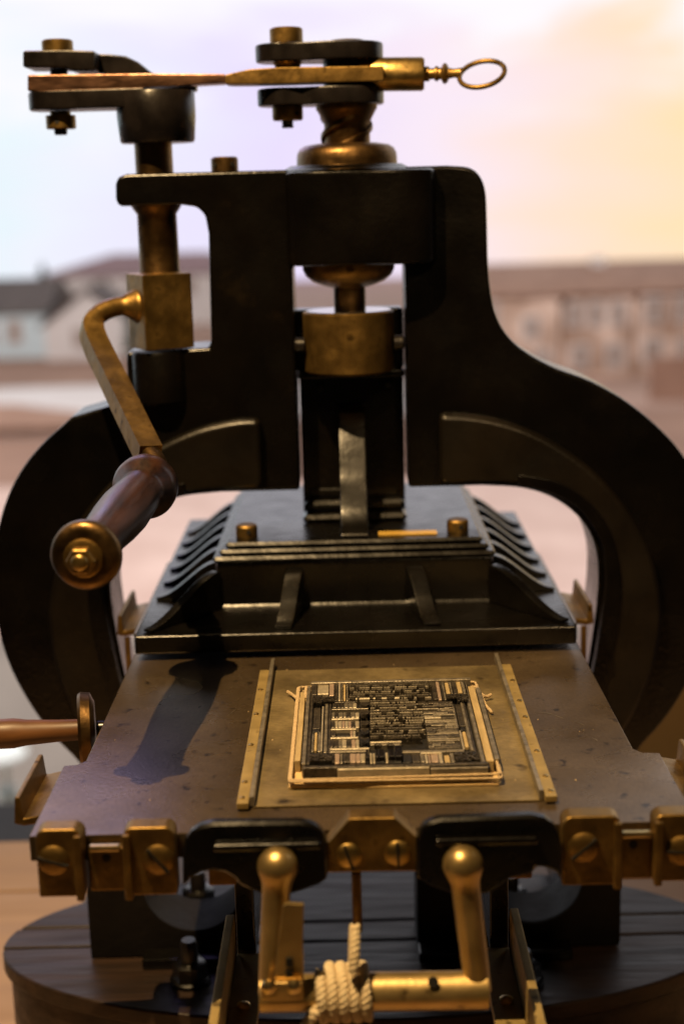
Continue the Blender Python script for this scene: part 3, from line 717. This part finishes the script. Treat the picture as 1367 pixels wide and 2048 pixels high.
hdl = obj('wooden_handle', bm, WOODR, arm)
bm = BM(); lathe(bm, cap_c+hd*.010, -hd, [(0, .0225), (.001, .0285), (.006, .0300), (.011, .0296), (.0145, .0272), (.0165, .0225), (.0170, .016)], 48); cp = obj('end_cap', bm, BRONZE, hdl)
bm = BM(); lathe(bm, cap_c-hd*.0068, -hd, [(0, .0165), (.0012, .0170), (.003, .0165), (.0042, .0145)], 36); obj('washer', bm, BRASSD, hdl)
bm = BM(); lathe(bm, cap_c-hd*.0108, -hd, [(0, .0125), (.008, .0125), (.0098, .0105)], 6); obj('nut', bm, BRASSD, hdl, bevel=.0008)
bm = BM(); lathe(bm, cap_c-hd*.0200, -hd, [(0, .0072), (.0028, .0070), (.0042, .0058), (.0048, .003), (.0049, 0)], 24); obj('bolt_end', bm, BRASS, hdl)

# ---- head gear: left crank clevis, connecting rod, right clevis on the screw
Z = lambda px, py, Y=YA: at(px, py, Y).z
Xp = lambda px, py, Y=YA: at(px, py, Y).x
kt = pxm(YA, .6)
cl_boss = obj('clevis_boss', latz(313, YA-.01, [(183, 74), (187, 77), (235, 77), (282, 73), (286, 70)]), DARKSTEEL, press)
def round_plate(x0, x1, y, hw, z0, z1):
    """plan view plate with round left end, running to x1"""
    b = BM(); pts = [(x0+hw-hw*math.sin(rad(10*k)), y+hw*math.cos(rad(10*k))) for k in range(19)]
    pts = [(x1, y+hw*1.15)] + pts + [(x1, y-hw*1.15)]
    prism(b, pts, z0, z1, 'z'); return b
xl = Xp(62, 200)
obj('clevis_plate', round_plate(xl, Xp(300, 200), YA-.01, .030, Z(150, 222), Z(150, 184)), DARKSTEEL, cl_boss, bevel=.003)
# upper plate rises and then drops in an S towards the boss
up_pts = [(58, 106), (145, 105), (215, 107), (250, 111), (275, 123), (300, 143), (330, 156), (392, 164), (392, 182), (300, 176), (262, 168), (245, 158), (205, 146), (158, 147), (140, 140), (58, 140)]
bm = BM(); prism(bm, [(Xp(x, y), Z(x, y)) for x, y in up_pts], YA+.004, YA+.026, 'y')
obj('clevis_plate', bm, DARKSTEEL, cl_boss, bevel=.003)
bm = BM(); prism(bm, [(Xp(x, y), Z(x, y)) for x, y in [(58, 106), (145, 105), (200, 107), (200, 146), (150, 146), (140, 140), (58, 140)]], YA-.034, YA+.0035, 'y')
obj('clevis_cheek', bm, DARKSTEEL, cl_boss, bevel=.003)
obj('clevis_pin', latz(115, YA-.012, [(80, 27), (83, 30), (106, 30)]), BRASSD, cl_boss)
obj('pin_shank', latz(118, YA-.012, [(139, 17), (154, 17)], 24), DARKSTEEL, cl_boss)
ln = obj('round_nut', latz(122, YA-.012, [(223, 20), (230, 20), (231, 29), (256, 29), (258, 27)]), BRASSD, cl_boss)
obj('bolt_end', latz(122, YA-.012, [(258, 13), (266, 13), (270, 11)], 20), DARKSTEEL, ln)
bm = BM(); q = at(120, 244, YA-.012); lathe(bm, (q.x, YA-.012-29*kt+.0002, q.z), (0, -1, 0), [(0, .0028), (.0008, .0028)], 12); obj('tommy_hole', bm, HOLE, ln)

# connecting rod: copper-toned link on the left, brass bar on the right
bm = BM()
lp = [(66, 154), (140, 153), (300, 151), (455, 152), (455, 170), (300, 178), (140, 184), (66, 186)]
prism(bm, [(Xp(x, y), Z(x, y)) for x, y in lp], YA-.030, YA+.002, 'y'); rod = obj('connecting_rod', bm, COPPER, press, bevel=.002)
bm = BM(); rp = [(452, 152), (468, 148), (500, 141), (560, 137), (766, 134), (766, 164), (560, 170), (468, 171), (452, 170)]
prism(bm, [(Xp(x, y, YA-.03), Z(x, y, YA-.03)) for x, y in rp], YA-.047, YA-.012, 'y'); obj('brass_bar', bm, BRASSD, rod, bevel=.0016)
bm = BM(); a = at(715, 149, YA-.016); b_ = at(848, 148, YA-.02)
lathe(bm, a, b_-a, [(0, .010), (.001, .0175), (.003, .0190), ((b_-a).length-.003, .0190), ((b_-a).length, .0170)], 36); sk = obj('rod_socket', bm, BRASS, rod)
bm = BM(); e1 = at(922, 146, YA-.03); ax = e1-b_; LL = ax.length
lathe(bm, b_, ax, [(0, .0085), (LL*.12, .0085), (LL*.14, .0062), (LL*.28, .0062), (LL*.30, .0085), (LL*.36, .0085), (LL*.40, .0066), (LL*.46, .0068), (LL*.50, .0105), (LL*.56, .0120), (LL*.62, .0100), (LL*.66, .0062), (LL*.8, .0050), (LL, .0062)], 28)
obj('ring_stem', bm, BRASSD, sk)
bm = BM(); rc = at(963, 148, YA-.035); u1 = (at(1004, 136, YA-.035)-rc); u2 = Vector((.002, .020, .0150)); u1 = u1.normalized()*.0262; u2 = (u2-u1*(u2.dot(u1)/u1.length_squared)).normalized()*.0262
sweep(bm, [rc+u1*math.cos(rad(7.5*k))+u2*math.sin(rad(7.5*k)) for k in range(48)], circ(.0029, 12), up=u1.cross(u2), closed=True); obj('finger_ring', bm, BRASSD, sk)

# right clevis fixed on top of the screw
def waist_plate(z0, z1, xa, xb):
    b = BM(); pts = []
    xm = xa+.033
    for k in range(19): pts.append((xm-.033*math.sin(rad(10*k)), YA-.012+.030*math.cos(rad(10*k))))
    pts = [(xb-.05, YA+.034)] + [(xm+.02, YA+.016)] + pts + [(xm+.02, YA-.038), (xb-.06, YA-.048)]
    for k in range(19): pts.append((xb-.036+.036*math.sin(rad(180-10*k)), YA-.006+.040*math.cos(rad(180-10*k))))
    prism(b, pts, z0, z1, 'z'); return b
xa, xb = Xp(516, 200), Xp(767, 200)
rc_ = obj('screw_clevis', waist_plate(Z(690, 211), Z(690, 176), xa, xb), DARKSTEEL, press, bevel=.0025)
b2 = waist_plate(Z(690, 124), Z(690, 88), xa-.0005, xb)
obj('clevis_plate', b2, DARKSTEEL, rc_, bevel=.0025)
bm = latz(575, YA-.012, [(124, 30), (128, 28), (134, 24), (136, 26), (139, 34), (142, 34)]); obj('bushing', bm, BRASSD, rc_)
obj('hub', latz(697, YA, [(122, 50), (178, 50)], 32), DARKSTEEL, rc_)
obj('clevis_pin', latz(572, YA-.012, [(56, 29), (59, 32), (86, 32)]), BRASSD, rc_)
rn = obj('round_nut', latz(575, YA-.012, [(211, 27), (214, 30), (238, 30), (241, 28)]), BRASSD, rc_)
obj('bolt_end', latz(575, YA-.012, [(241, 12), (244, 10), (246, 12), (249, 10), (252, 12), (256, 11)], 20), DARKSTEEL, rn)
q = at(594, 228, YA-.012); bm = BM(); lathe(bm, (q.x, YA-.012-24.5*kt, q.z), (.6, -.8, 0), [(0, .0026), (.001, .0026)], 12); obj('tommy_hole', bm, HOLE, rn)
obj('screw_end', latz(693, YA, [(80, 30), (82, 36), (89, 36)]), BRASSD, rc_)

# ================================================================== things lying on or wound round the press
# ---- galley plate with its two riveted side guides
gal = thing('galley_plate', (.033, 1.29, .0), 'thin brassy galley plate with two riveted side guides on the bed', 'galley')
bm = BM(); box(bm, -.0895, .1545, 1.112, 1.462, .0003, .0018); obj('plate', bm, STEELG, gal, bevel=.0005)
for xi, ys in ((-.0985, (1.15, 1.235, 1.315, 1.385)), (.1605, (1.148, 1.205, 1.29, 1.335, 1.395))):
    s = -1 if xi < 0 else 1
    bm = BM(); box(bm, xi-.0050-s*.001, xi+.0050-s*.001, 1.106, 1.448, .0020, .0075); g = obj('guide', bm, BRASSM, gal, bevel=.0007)
    bm = BM(); xs = xi-s*.0085; box(bm, xs-.0020, xs+.0020, 1.112, 1.478, .0020, .0105); obj('guide_strip', bm, LEAD, g, bevel=.0005)
    for yy in ys+(1.117,):
        bm = BM(); lathe(bm, (xi, yy, .0075), (0, 0, 1), [(0, .0027), (.0007, .0025), (.0012, .0014), (.0014, 0)], 12); obj('rivet', bm, BRASSB, g)

# scratches on the bed and paper crumbs lying about
def scratch(pts, w):
    P = smooth_path([onz(x, y, .0) for x, y in pts], 6); bm = BM(); prev = None
    for i, p in enumerate(P):
        t = (P[min(i+1, len(P)-1)]-P[max(i-1, 0)]).normalized(); n = Vector((-t.y, t.x, 0)); k_ = .62*w*(.3+.7*math.sin(math.pi*(i+.5)/len(P)))*random.uniform(.6, 1.2)
        a = [bm.verts.new((p.x+n.x*k_, p.y+n.y*k_, .00025)), bm.verts.new((p.x-n.x*k_, p.y-n.y*k_, .00025)), bm.verts.new((p.x-n.x*k_*.5, p.y-n.y*k_*.5, .00005))]
        if prev: bm.faces.new((prev[0], prev[1], a[1], a[0])); bm.faces.new((prev[1], prev[2], a[2], a[1]))
        prev = a
    obj('scratch', bm, LEAD, bed, flat=True)
scratch([(1068, 1425), (1095, 1427), (1115, 1433), (1128, 1438)], .0007); scratch([(1140, 1441), (1160, 1447), (1168, 1452)], .0005)
scratch([(1183, 1475), (1190, 1479), (1194, 1482)], .0006); scratch([(455, 1432), (470, 1421), (492, 1416)], .0003)

bm = BM(); crumbs = [(573, 1340), (787, 1330), (1158, 1463), (1166, 1460), (985, 1471), (983, 1474), (497, 1423), (640, 1345), (545, 1480), (1075, 1439), (1185, 1459), (1230, 1545), (560, 1500), (1030, 1560), (230, 1480), (1010, 1520), (300, 1600), (1150, 1560), (1005, 1440)]
for px_, py_ in crumbs:
    p = onz(px_, py_, .002 if 505 < px_ < 1080 else 0.0003); k_ = random.uniform(.0005, .0011)
    a0 = random.uniform(0, 6); V = [bm.verts.new((p.x+k_*random.uniform(.6, 1.2)*math.cos(a0+1.57*q_), p.y+k_*random.uniform(.6, 1.2)*math.sin(a0+1.57*q_), p.z)) for q_ in range(4)]
    tp_ = bm.verts.new((p.x, p.y, p.z+k_*.7))
    for q_ in range(4): bm.faces.new((V[q_], V[(q_+1) % 4], tp_))
cr_ = obj('crumbs', bm, CORD, None, flat=True); cr_['kind'] = 'stuff'; cr_['label'] = 'tiny pale paper crumbs scattered over the bed and galley'; cr_['category'] = 'crumbs'

# ---- buff card under the forme
bm = BM()
pc = [onz(577, 1578, .0022), onz(790, 1576, .0022), onz(997, 1571, .0022), onz(985, 1500, .0022), onz(955, 1400, .0022), onz(600, 1400, .0022), onz(590, 1480, .0022)]
prism(bm, [(p.x, p.y) for p in pc], .0020, .0042, 'z')
tag(obj('card', bm, BOARD, None, bevel=.0004), 'buff card lying under the tied page of type', 'card')

# ---- forme of type
TH = .0265; Z0 = .0044
forme = thing('type_forme', (.0335, 1.25, Z0), 'tied page of metal type and spacing lying on the galley', 'type forme')
def zs(z): return Z0+(z-Z0)*.74
def fx(px, py, z=TH): p = onz(px, py, z); return p
def piece(x0, x1, y0, y1, m_, name, ztop=TH, parent=None, bev=.0004, gap=.00018):
    """piece of the page given by its rectangle in the photo (px, at its top face)"""
    zt = zs(ztop)
    L_ = onz(x0, (y0+y1)/2, zt).x; R_ = onz(x1, (y0+y1)/2, zt).x
    xm = (x0+x1)/2; F_ = onz(xm, y1, zt).y; B_ = onz(xm, y0, zt).y
    bm = BM(); box(bm, L_+gap, R_-gap, F_+gap, B_-gap, Z0, zt)
    return obj(name, bm, m_, parent or forme, bevel=bev, seg=1)
Q = .0225          # height of quads and spacing
def F(name, x0, x1, y0, y1, m_, z=Q): return piece(x0, x1, y0, y1, m_, name, z)
# outer rules and wooden side sticks
F('rule', 622, 941, 1358.5, 1362.5, LEAD, .0245)
F('wood_stick', 594, 606, 1384, 1521, FURN, .0190); F('reglet', 608, 616, 1372, 1527, LEAD, .0225); F('reglet', 617, 624, 1366, 1527, LEADD, .0215)
F('wood_stick', 953, 968, 1372, 1522, FURN, .0190); F('reglet', 943, 951, 1366, 1526, LEAD, .0225); F('reglet', 969, 979, 1374, 1518, LEAD, .0180)
# front bars
F('rule', 606, 976, 1527, 1532, LEADD, .0245)
F('front_bar', 605, 673, 1533, 1536.5, LEAD, .0225); F('front_bar', 674, 859, 1533, 1537, LEADL, .0230); F('front_bar', 860, 976, 1533, 1536, LEAD, .0225)
# top band, left
F('furniture', 625, 634, 1364, 1389, LEADD); F('furniture', 635, 657.5, 1364, 1388, LEADL, .021); F('furniture', 658.5, 668, 1364, 1391, LEADP); F('furniture', 669, 675, 1364, 1401, LEADD)
F('lead', 676, 681, 1364, 1401, LEADL, .0235); F('lead', 682, 685, 1364, 1401, LEAD); F('furniture', 686, 691, 1366, 1401, FURN, .021); F('lead', 692, 696, 1364, 1401, LEAD)
# top band, right
F('furniture', 863, 872, 1364, 1398, LEADD); F('lead', 873, 880, 1363, 1399, LEADP, .0235); F('lead', 881, 884, 1364, 1399, LEADD); F('lead', 885, 889, 1364, 1399, LEAD)
F('furniture', 890, 898, 1365, 1387, FURN, .021); F('lead', 899, 903, 1364, 1387, LEAD); F('furniture', 904, 912, 1364, 1387, LEADD); F('furniture', 913, 922, 1363, 1385, FURN, .021); F('lead', 923, 928, 1363, 1387, LEAD); F('lead', 929, 934, 1363, 1400, LEADD)
# corner ornaments, inked and standing proud
def ornament(x0, x1, y0, y1, step=None):
    o = piece(x0, x1, y0, y1, INKGAP, 'corner_ornament', .0245)
    L_ = onz(x0, (y0+y1)/2, zs(TH)).x; R_ = onz(x1, (y0+y1)/2, zs(TH)).x; F_ = onz((x0+x1)/2, y1, zs(TH)).y; B_ = onz((x0+x1)/2, y0, zs(TH)).y
    bm = BM(); nx, ny = 9, 6
    for i in range(nx):
        for j in range(ny):
            if random.random() < .25: continue
            cx_, cy2 = L_+(R_-L_)*(i+.5)/nx, F_+(B_-F_)*(j+.5)/ny; a_ = (R_-L_)/nx*.46*random.uniform(.6, 1.1); b2_ = (B_-F_)/ny*.46*random.uniform(.6, 1.1)
            box(bm, cx_-a_, cx_+a_, cy2-b2_, cy2+b2_, zs(.0246), zs(.0268)+random.uniform(-.0005, .0003))
    d_ = obj('ornament_face', bm, LEADD, o, flat=True); d_['kind'] = 'stuff'
    return o
ornament(627, 645, 1391, 1405); ornament(646, 668, 1393, 1402); ornament(892, 911, 1388, 1396); ornament(912, 935, 1387, 1401)
ornament(618, 664, 1506, 1521); ornament(909, 957, 1503, 1520)
# left and right borders below
F('furniture', 626, 641, 1415, 1457, LEADD, .0205); F('lead', 642, 646, 1412, 1502, LEADL); F('furniture', 648, 655, 1407, 1505, LEAD); F('furniture', 656, 662, 1407, 1505, LEADD)
F('gap_notch_block', 624, 640, 1458, 1464, INKGAP, .020); F('furniture', 623, 627, 1466, 1503, LEAD); F('wood_slip', 628, 634, 1465, 1501, FURN, .020); F('furniture', 635, 641, 1464, 1503, LEAD)  # black notch blocks, left and right, stand in for shaded open gaps
F('furniture', 913, 929, 1408, 1452, LEADD, .0205); F('lead', 907, 912, 1410, 1455, LEAD); F('lead', 930, 936, 1404, 1500, LEAD); F('furniture', 937, 942, 1402, 1520, LEADD)
F('gap_notch_block', 920, 938, 1454, 1460, INKGAP, .020); F('wood_slip', 926, 934, 1463, 1494, FURN, .020); F('lead', 921, 925, 1460, 1498, LEADL); F('lead', 935, 939, 1460, 1498, LEAD)
# left column of spacing: rows of quads between rules
F('rule', 664, 712, 1402.5, 1404.5, LEADD, .0235)
def quads(x0, x1, y0, y1, mats_, z=Q):
    n = len(mats_); ws = [random.uniform(.8, 1.2) for _ in range(n)]; t = sum(ws); x = x0
    for w_, m_ in zip(ws, mats_):
        x2 = x+(x1-x0)*w_/t; F('quad', x, x2, y0, y1, m_, z+random.uniform(-.0008, .0006)); x = x2
quads(664, 713, 1406, 1415, [LEADD, LEADD, LEADD, LEAD, LEAD, LEADL]); F('rule', 663, 737, 1416, 1418, LEAD, .0235)
F('quad', 664, 717, 1419, 1422.5, INKGAP, .020); quads(663, 718, 1424.5, 1434.5, [LEAD, LEADD, LEAD, LEAD, LEADD, LEAD, LEADL]); F('rule', 662, 718, 1435.5, 1438, LEADL, .0240)
quads(662, 718, 1442, 1455, [LEADD, LEADL, LEADL, LEADP, LEADL, LEADP, LEADD, LEADL]); F('rule', 661, 712, 1456, 1458.5, LEADL, .0240)
quads(661, 671, 1461, 1472, [LEADD]); F('gap_block', 672.5, 699, 1460.5, 1472, INKGAP, .019); quads(700, 711, 1461, 1473, [LEADP, LEADL]); F('rule', 660, 717, 1473, 1476, LEADL, .0240)  # gap block: black colour standing in for shade in an open gap
quads(660, 718, 1479, 1494, [LEADD, LEADD, LEAD, LEADL, LEADD, LEADP, LEADL]); F('rule', 659, 739, 1495, 1498, LEADL, .0240); F('rule', 659, 733, 1499, 1503.5, LEAD, .0235)
F('lead', 719, 737, 1408, 1415, LEADD, .021)
# curved ornament letters beside the text
for (y0, y1) in ((1404, 1412), (1420, 1430), (1441, 1451), (1456, 1470), (1473, 1488)):
    o = piece(720, 738, y0, y1, LEADD, 'initial_block', .0225)
    L_ = onz(720, (y0+y1)/2, zs(TH)).x; R_ = onz(738, (y0+y1)/2, zs(TH)).x; F_ = onz(729, y1, zs(TH)).y; B_ = onz(729, y0, zs(TH)).y
    bm = BM()
    for q_ in range(2):
        rx, ry = (R_-L_)*(.42-.16*q_), (B_-F_)*(.42-.18*q_)
        pts = [((L_+R_)/2+rx*math.cos(rad(a_)), (F_+B_)/2+ry*math.sin(rad(a_)), zs(.0245)) for a_ in range(160, 400, 15)]
        sweep(bm, pts, rect(.0008, .0020))
    d_ = obj('initial_face', bm, INKGAP if y0 > 1450 else LEADD, o, flat=True)
# text lines: one joined mesh of sorts each (far too small to pick apart)
def line(x0, x1, y0, y1, fill=.86, name='type_line'):
    L_ = onz(x0, (y0+y1)/2, zs(TH)).x; R_ = onz(x1, (y0+y1)/2, zs(TH)).x; F_ = onz((x0+x1)/2, y1, zs(TH)).y; B_ = onz((x0+x1)/2, y0, zs(TH)).y
    bm = BM(); body = BM(); x = L_; gapm = []
    while x < R_-.0006:
        w_ = random.uniform(.0008, .0015); w_ = min(w_, R_-x)
        if random.random() < fill:
            box(body, x+.00006, x+w_-.00006, F_+.0003, B_-.0003, Z0, zs(.0246))
            yc = (F_+B_)/2; hh = (B_-F_)*random.choice((.20, .20, .30, .36))
            if random.random() < .5:
                box(bm, x+.0001, x+w_*.40, yc-hh, yc+hh, zs(.0247), zs(TH)+.0005); box(bm, x+w_*.55, x+w_-.0001, yc-hh*.9, yc+hh*.7, zs(.0247), zs(TH)+.0005)
            else: box(bm, x+.0002, x+w_-.0002, yc-hh, yc+hh, zs(.0247), zs(TH)+.0005)
        else:
            w_ = min(random.choice((.0012, .0012, .002, .005)), R_-x); box(body, x+.0001, x+w_-.0001, F_+.0004, B_-.0004, Z0, zs(.0200))
        x += w_
    o = obj(name, body, LEADD, forme, flat=True); o['kind'] = 'stuff'
    d_ = obj('type_face', bm, LEADL if random.random() < .4 else LEAD, o, flat=True); d_['kind'] = 'stuff'
ys = [1364.5, 1369, 1373.2, 1377.4, 1381.6, 1385.8, 1390]
for y0, x1 in zip(ys, (860, 862, 856, 862, 850, 862, 862)): line(698, x1, y0, y0+3.7, .78)
F('rule', 697, 800, 1394, 1397, LEADL, .0245); line(800, 862, 1393.5, 1398.5, .7)
ty = 1399.5
for r in range(15):
    line(740, 832+min(14, r*2)+random.uniform(-4, 4), ty, ty+3.7, .88)
    ty += 3.9
    if r % 2: F('lead_strip', 739, 846+r*.4, ty, ty+1.3, LEADD if r % 4 == 1 else LEAD, .0225); ty += 2.0
    else: ty += .4
F('rule', 739, 803, ty+6.5, ty+9, LEADL, .0235); quads(739, 800, ty+9.6, ty+14.5, [LEAD, LEADD, LEAD, LEADD, LEAD])
F('quad', 739, 764, ty+.5, ty+4.5, INKGAP, .019); F('quad', 766, 790, ty+.5, ty+4.5, INKGAP, .019); F('quad', 792, 800, ty+.5, ty+4.5, INKGAP, .019)
# right-hand spacing: thin leads and quads
y = 1402.0; k = 0
while y < 1496:
    h = random.choice((2.2, 2.6, 3.4, 4.4)); xs = 842+min(14, (y-1402)*.16); xe = 905+(y-1402)*.20
    cuts = sorted([xs, xe]+[random.uniform(xs+8, xe-8) for _ in range(random.choice((0, 1, 1, 2)))])
    for a_, b_ in zip(cuts, cuts[1:]):
        if b_-a_ > 3: F('lead', a_, b_, y, y+h, random.choice((LEAD, LEADD, LEAD, LEADD, LEADL if k % 5 == 0 else LEADD)), Q+random.uniform(-.002, .0012))
    y += h+.4; k += 1
F('rule', 803, 928, 1499, 1503.5, LEAD, .0230)
# bottom band
F('furniture', 664, 668, 1507, 1525, LEADD); F('furniture', 669, 679, 1507, 1526, LEADP, .0225); F('furniture', 680, 685, 1507, 1526, LEAD)
quads(686, 730, 1507, 1524, [LEADD, LEADP, LEADP, LEADL]);
for x0, x1, ya, yb in ((731, 736, 1498, 1515), (751, 756, 1497, 1514), (757, 768, 1498, 1513), (777, 787, 1497, 1512), (789, 803, 1490, 1512)):
    F('large_letter', x0, x1, ya, yb, DARKSTEEL, .0285)
for x0, x1 in ((731, 738), (751, 769), (777, 803)): F('shoulder', x0, x1, 1515.5, 1525, INKGAP, .0225)
F('lead', 739, 744, 1506, 1526, LEADL); F('lead', 745, 750, 1506, 1526, LEADL); F('lead', 770, 776, 1505, 1525, LEADL)
F('dark_block', 804, 822, 1508, 1525, INKGAP, .021); F('furniture', 823, 839, 1507, 1524, LEADD, .021); F('lead', 840, 848, 1506, 1524, LEAD)
F('rule', 840, 884, 1504, 1506, LEADL, .0240); F('furniture', 849, 855, 1507, 1525, LEADL); F('lead', 856, 860, 1507, 1525, LEADP); F('furniture', 861, 876, 1507, 1524, LEADP); F('lead', 877, 885, 1507, 1525, LEADL)
F('wood_slip', 888, 899, 1510, 1525, FURN, .021); F('lead', 900, 908, 1506, 1525, LEAD)
# dark packing added below everything, its black standing in for shade in the gaps
bm = BM(); a = onz(606, 1536, zs(Q)); b_ = onz(940, 1364, zs(Q)); box(bm, a.x+.003, b_.x-.001, a.y+.001, b_.y-.001, Z0, zs(.0165)); obj('gap_shade_block', bm, INKGAP, forme)

# page cord: three turns round the page with loose ends
c0 = onz(596, 1545, .012); xL, xR = onz(592, 1500, .012).x-.0025, onz(981, 1500, .012).x+.0025; yF_, yB_ = onz(790, 1537, zs(.0225)).y-.0030, onz(780, 1358, zs(.0225)).y+.0022
def loop(z, off, skew):
    r = .0035; P = []
    for (cx_, cy2, a0) in ((xR+off-r, yF_-off+r, -90), (xR+off-r, yB_+off-r, 0), (xL-off+r, yB_+off-r, 90), (xL-off+r, yF_-off+r, 180)):
        for k_ in range(6):
            a_ = rad(a0+18*k_); P.append(Vector((cx_+r*math.cos(a_), cy2+r*math.sin(a_), z+skew*(cx_-xL)/(xR-xL))))
    out_ = []
    for i, p_ in enumerate(P):
        q_ = P[(i+1) % len(P)]; n = max(1, int((q_-p_).length/.006))
        for j in range(n): out_.append(p_.lerp(q_, j/n))
    return out_
cord = thing('page_cord', (.0335, yF_, .008), 'buff cord wound round the page of type with loose ends', 'cord')
for i_, (z, off, sk_) in enumerate(((.0062, .0004, .0006), (.0106, .0000, .0012), (.0098, .0016, -.0012))):
    lp = loop(z, off, sk_); bm = BM(); sweep(bm, lp, circ(.00112, 8), closed=True); obj('turn', bm, CORD, cord)
for pts in ([(601, 1400, .010), (590, 1394, .008), (583, 1388, .006), (574, 1383, .007)], [(958, 1384, .010), (965, 1391, .008), (974, 1393, .006), (981, 1389, .007)],
            [(962, 1392, .010), (966, 1402, .008), (972, 1412, .006), (983, 1425, .005)], [(612, 1396, .016), (611, 1385, .018), (613, 1374, .020)]):
    bm = BM(); pp = smooth_path([onz(*p_) for p_ in pts], 5); strands(bm, pp, .0007, .0011, .008); obj('loose_end', bm, CORD, cord)

# ---- rope wound round the cross rod
rope = []
cz = at(690, 1984, 1.020); R_ = .0150+.0044
xs_ = (at(640, 1984, 1.02).x, at(735, 1984, 1.02).x); NT = 4.35
for k in range(420):
    t = k/419; a = rad(100)+2*math.pi*NT*t
    rope.append(Vector((xs_[0]+(xs_[1]-xs_[0])*t, 1.020+R_*math.cos(a), cz.z+R_*math.sin(a)-.0))) 
last = rope[-1]
tail = [last, at(724, 1935, 1.012), at(712, 1925, 1.010), at(708, 1900, 1.012), at(708, 1852, 1.018)]
head = [at(618, 2052, 1.0), at(632, 2030, .999), rope[0]+Vector((-.003, -.004, -.01))]
bm = BM(); strands(bm, rope, .0026, .0022, .012, 3, 8)
rp_ = thing('rope', (cz.x, 1.02, cz.z), 'cream rope wound four times round the brass cross rod', 'rope')
obj('coil', bm, ROPE, rp_)
bm = BM(); tp = smooth_path([at(706, 1945, 1.003), at(707, 1925, 1.004), at(708, 1895, 1.008), at(709, 1852, 1.018)], 24); strands(bm, tp, .0026, .0022, .012, 3, 8); obj('standing_end', bm, ROPE, rp_)
bm = BM(); tp = smooth_path([at(612, 2052, 1.004), at(626, 2030, 1.002), at(640, 2022, 1.003), at(650, 2040, 1.010)], 20); strands(bm, tp, .0028, .0024, .013, 3, 8); obj('free_end', bm, ROPE, rp_)
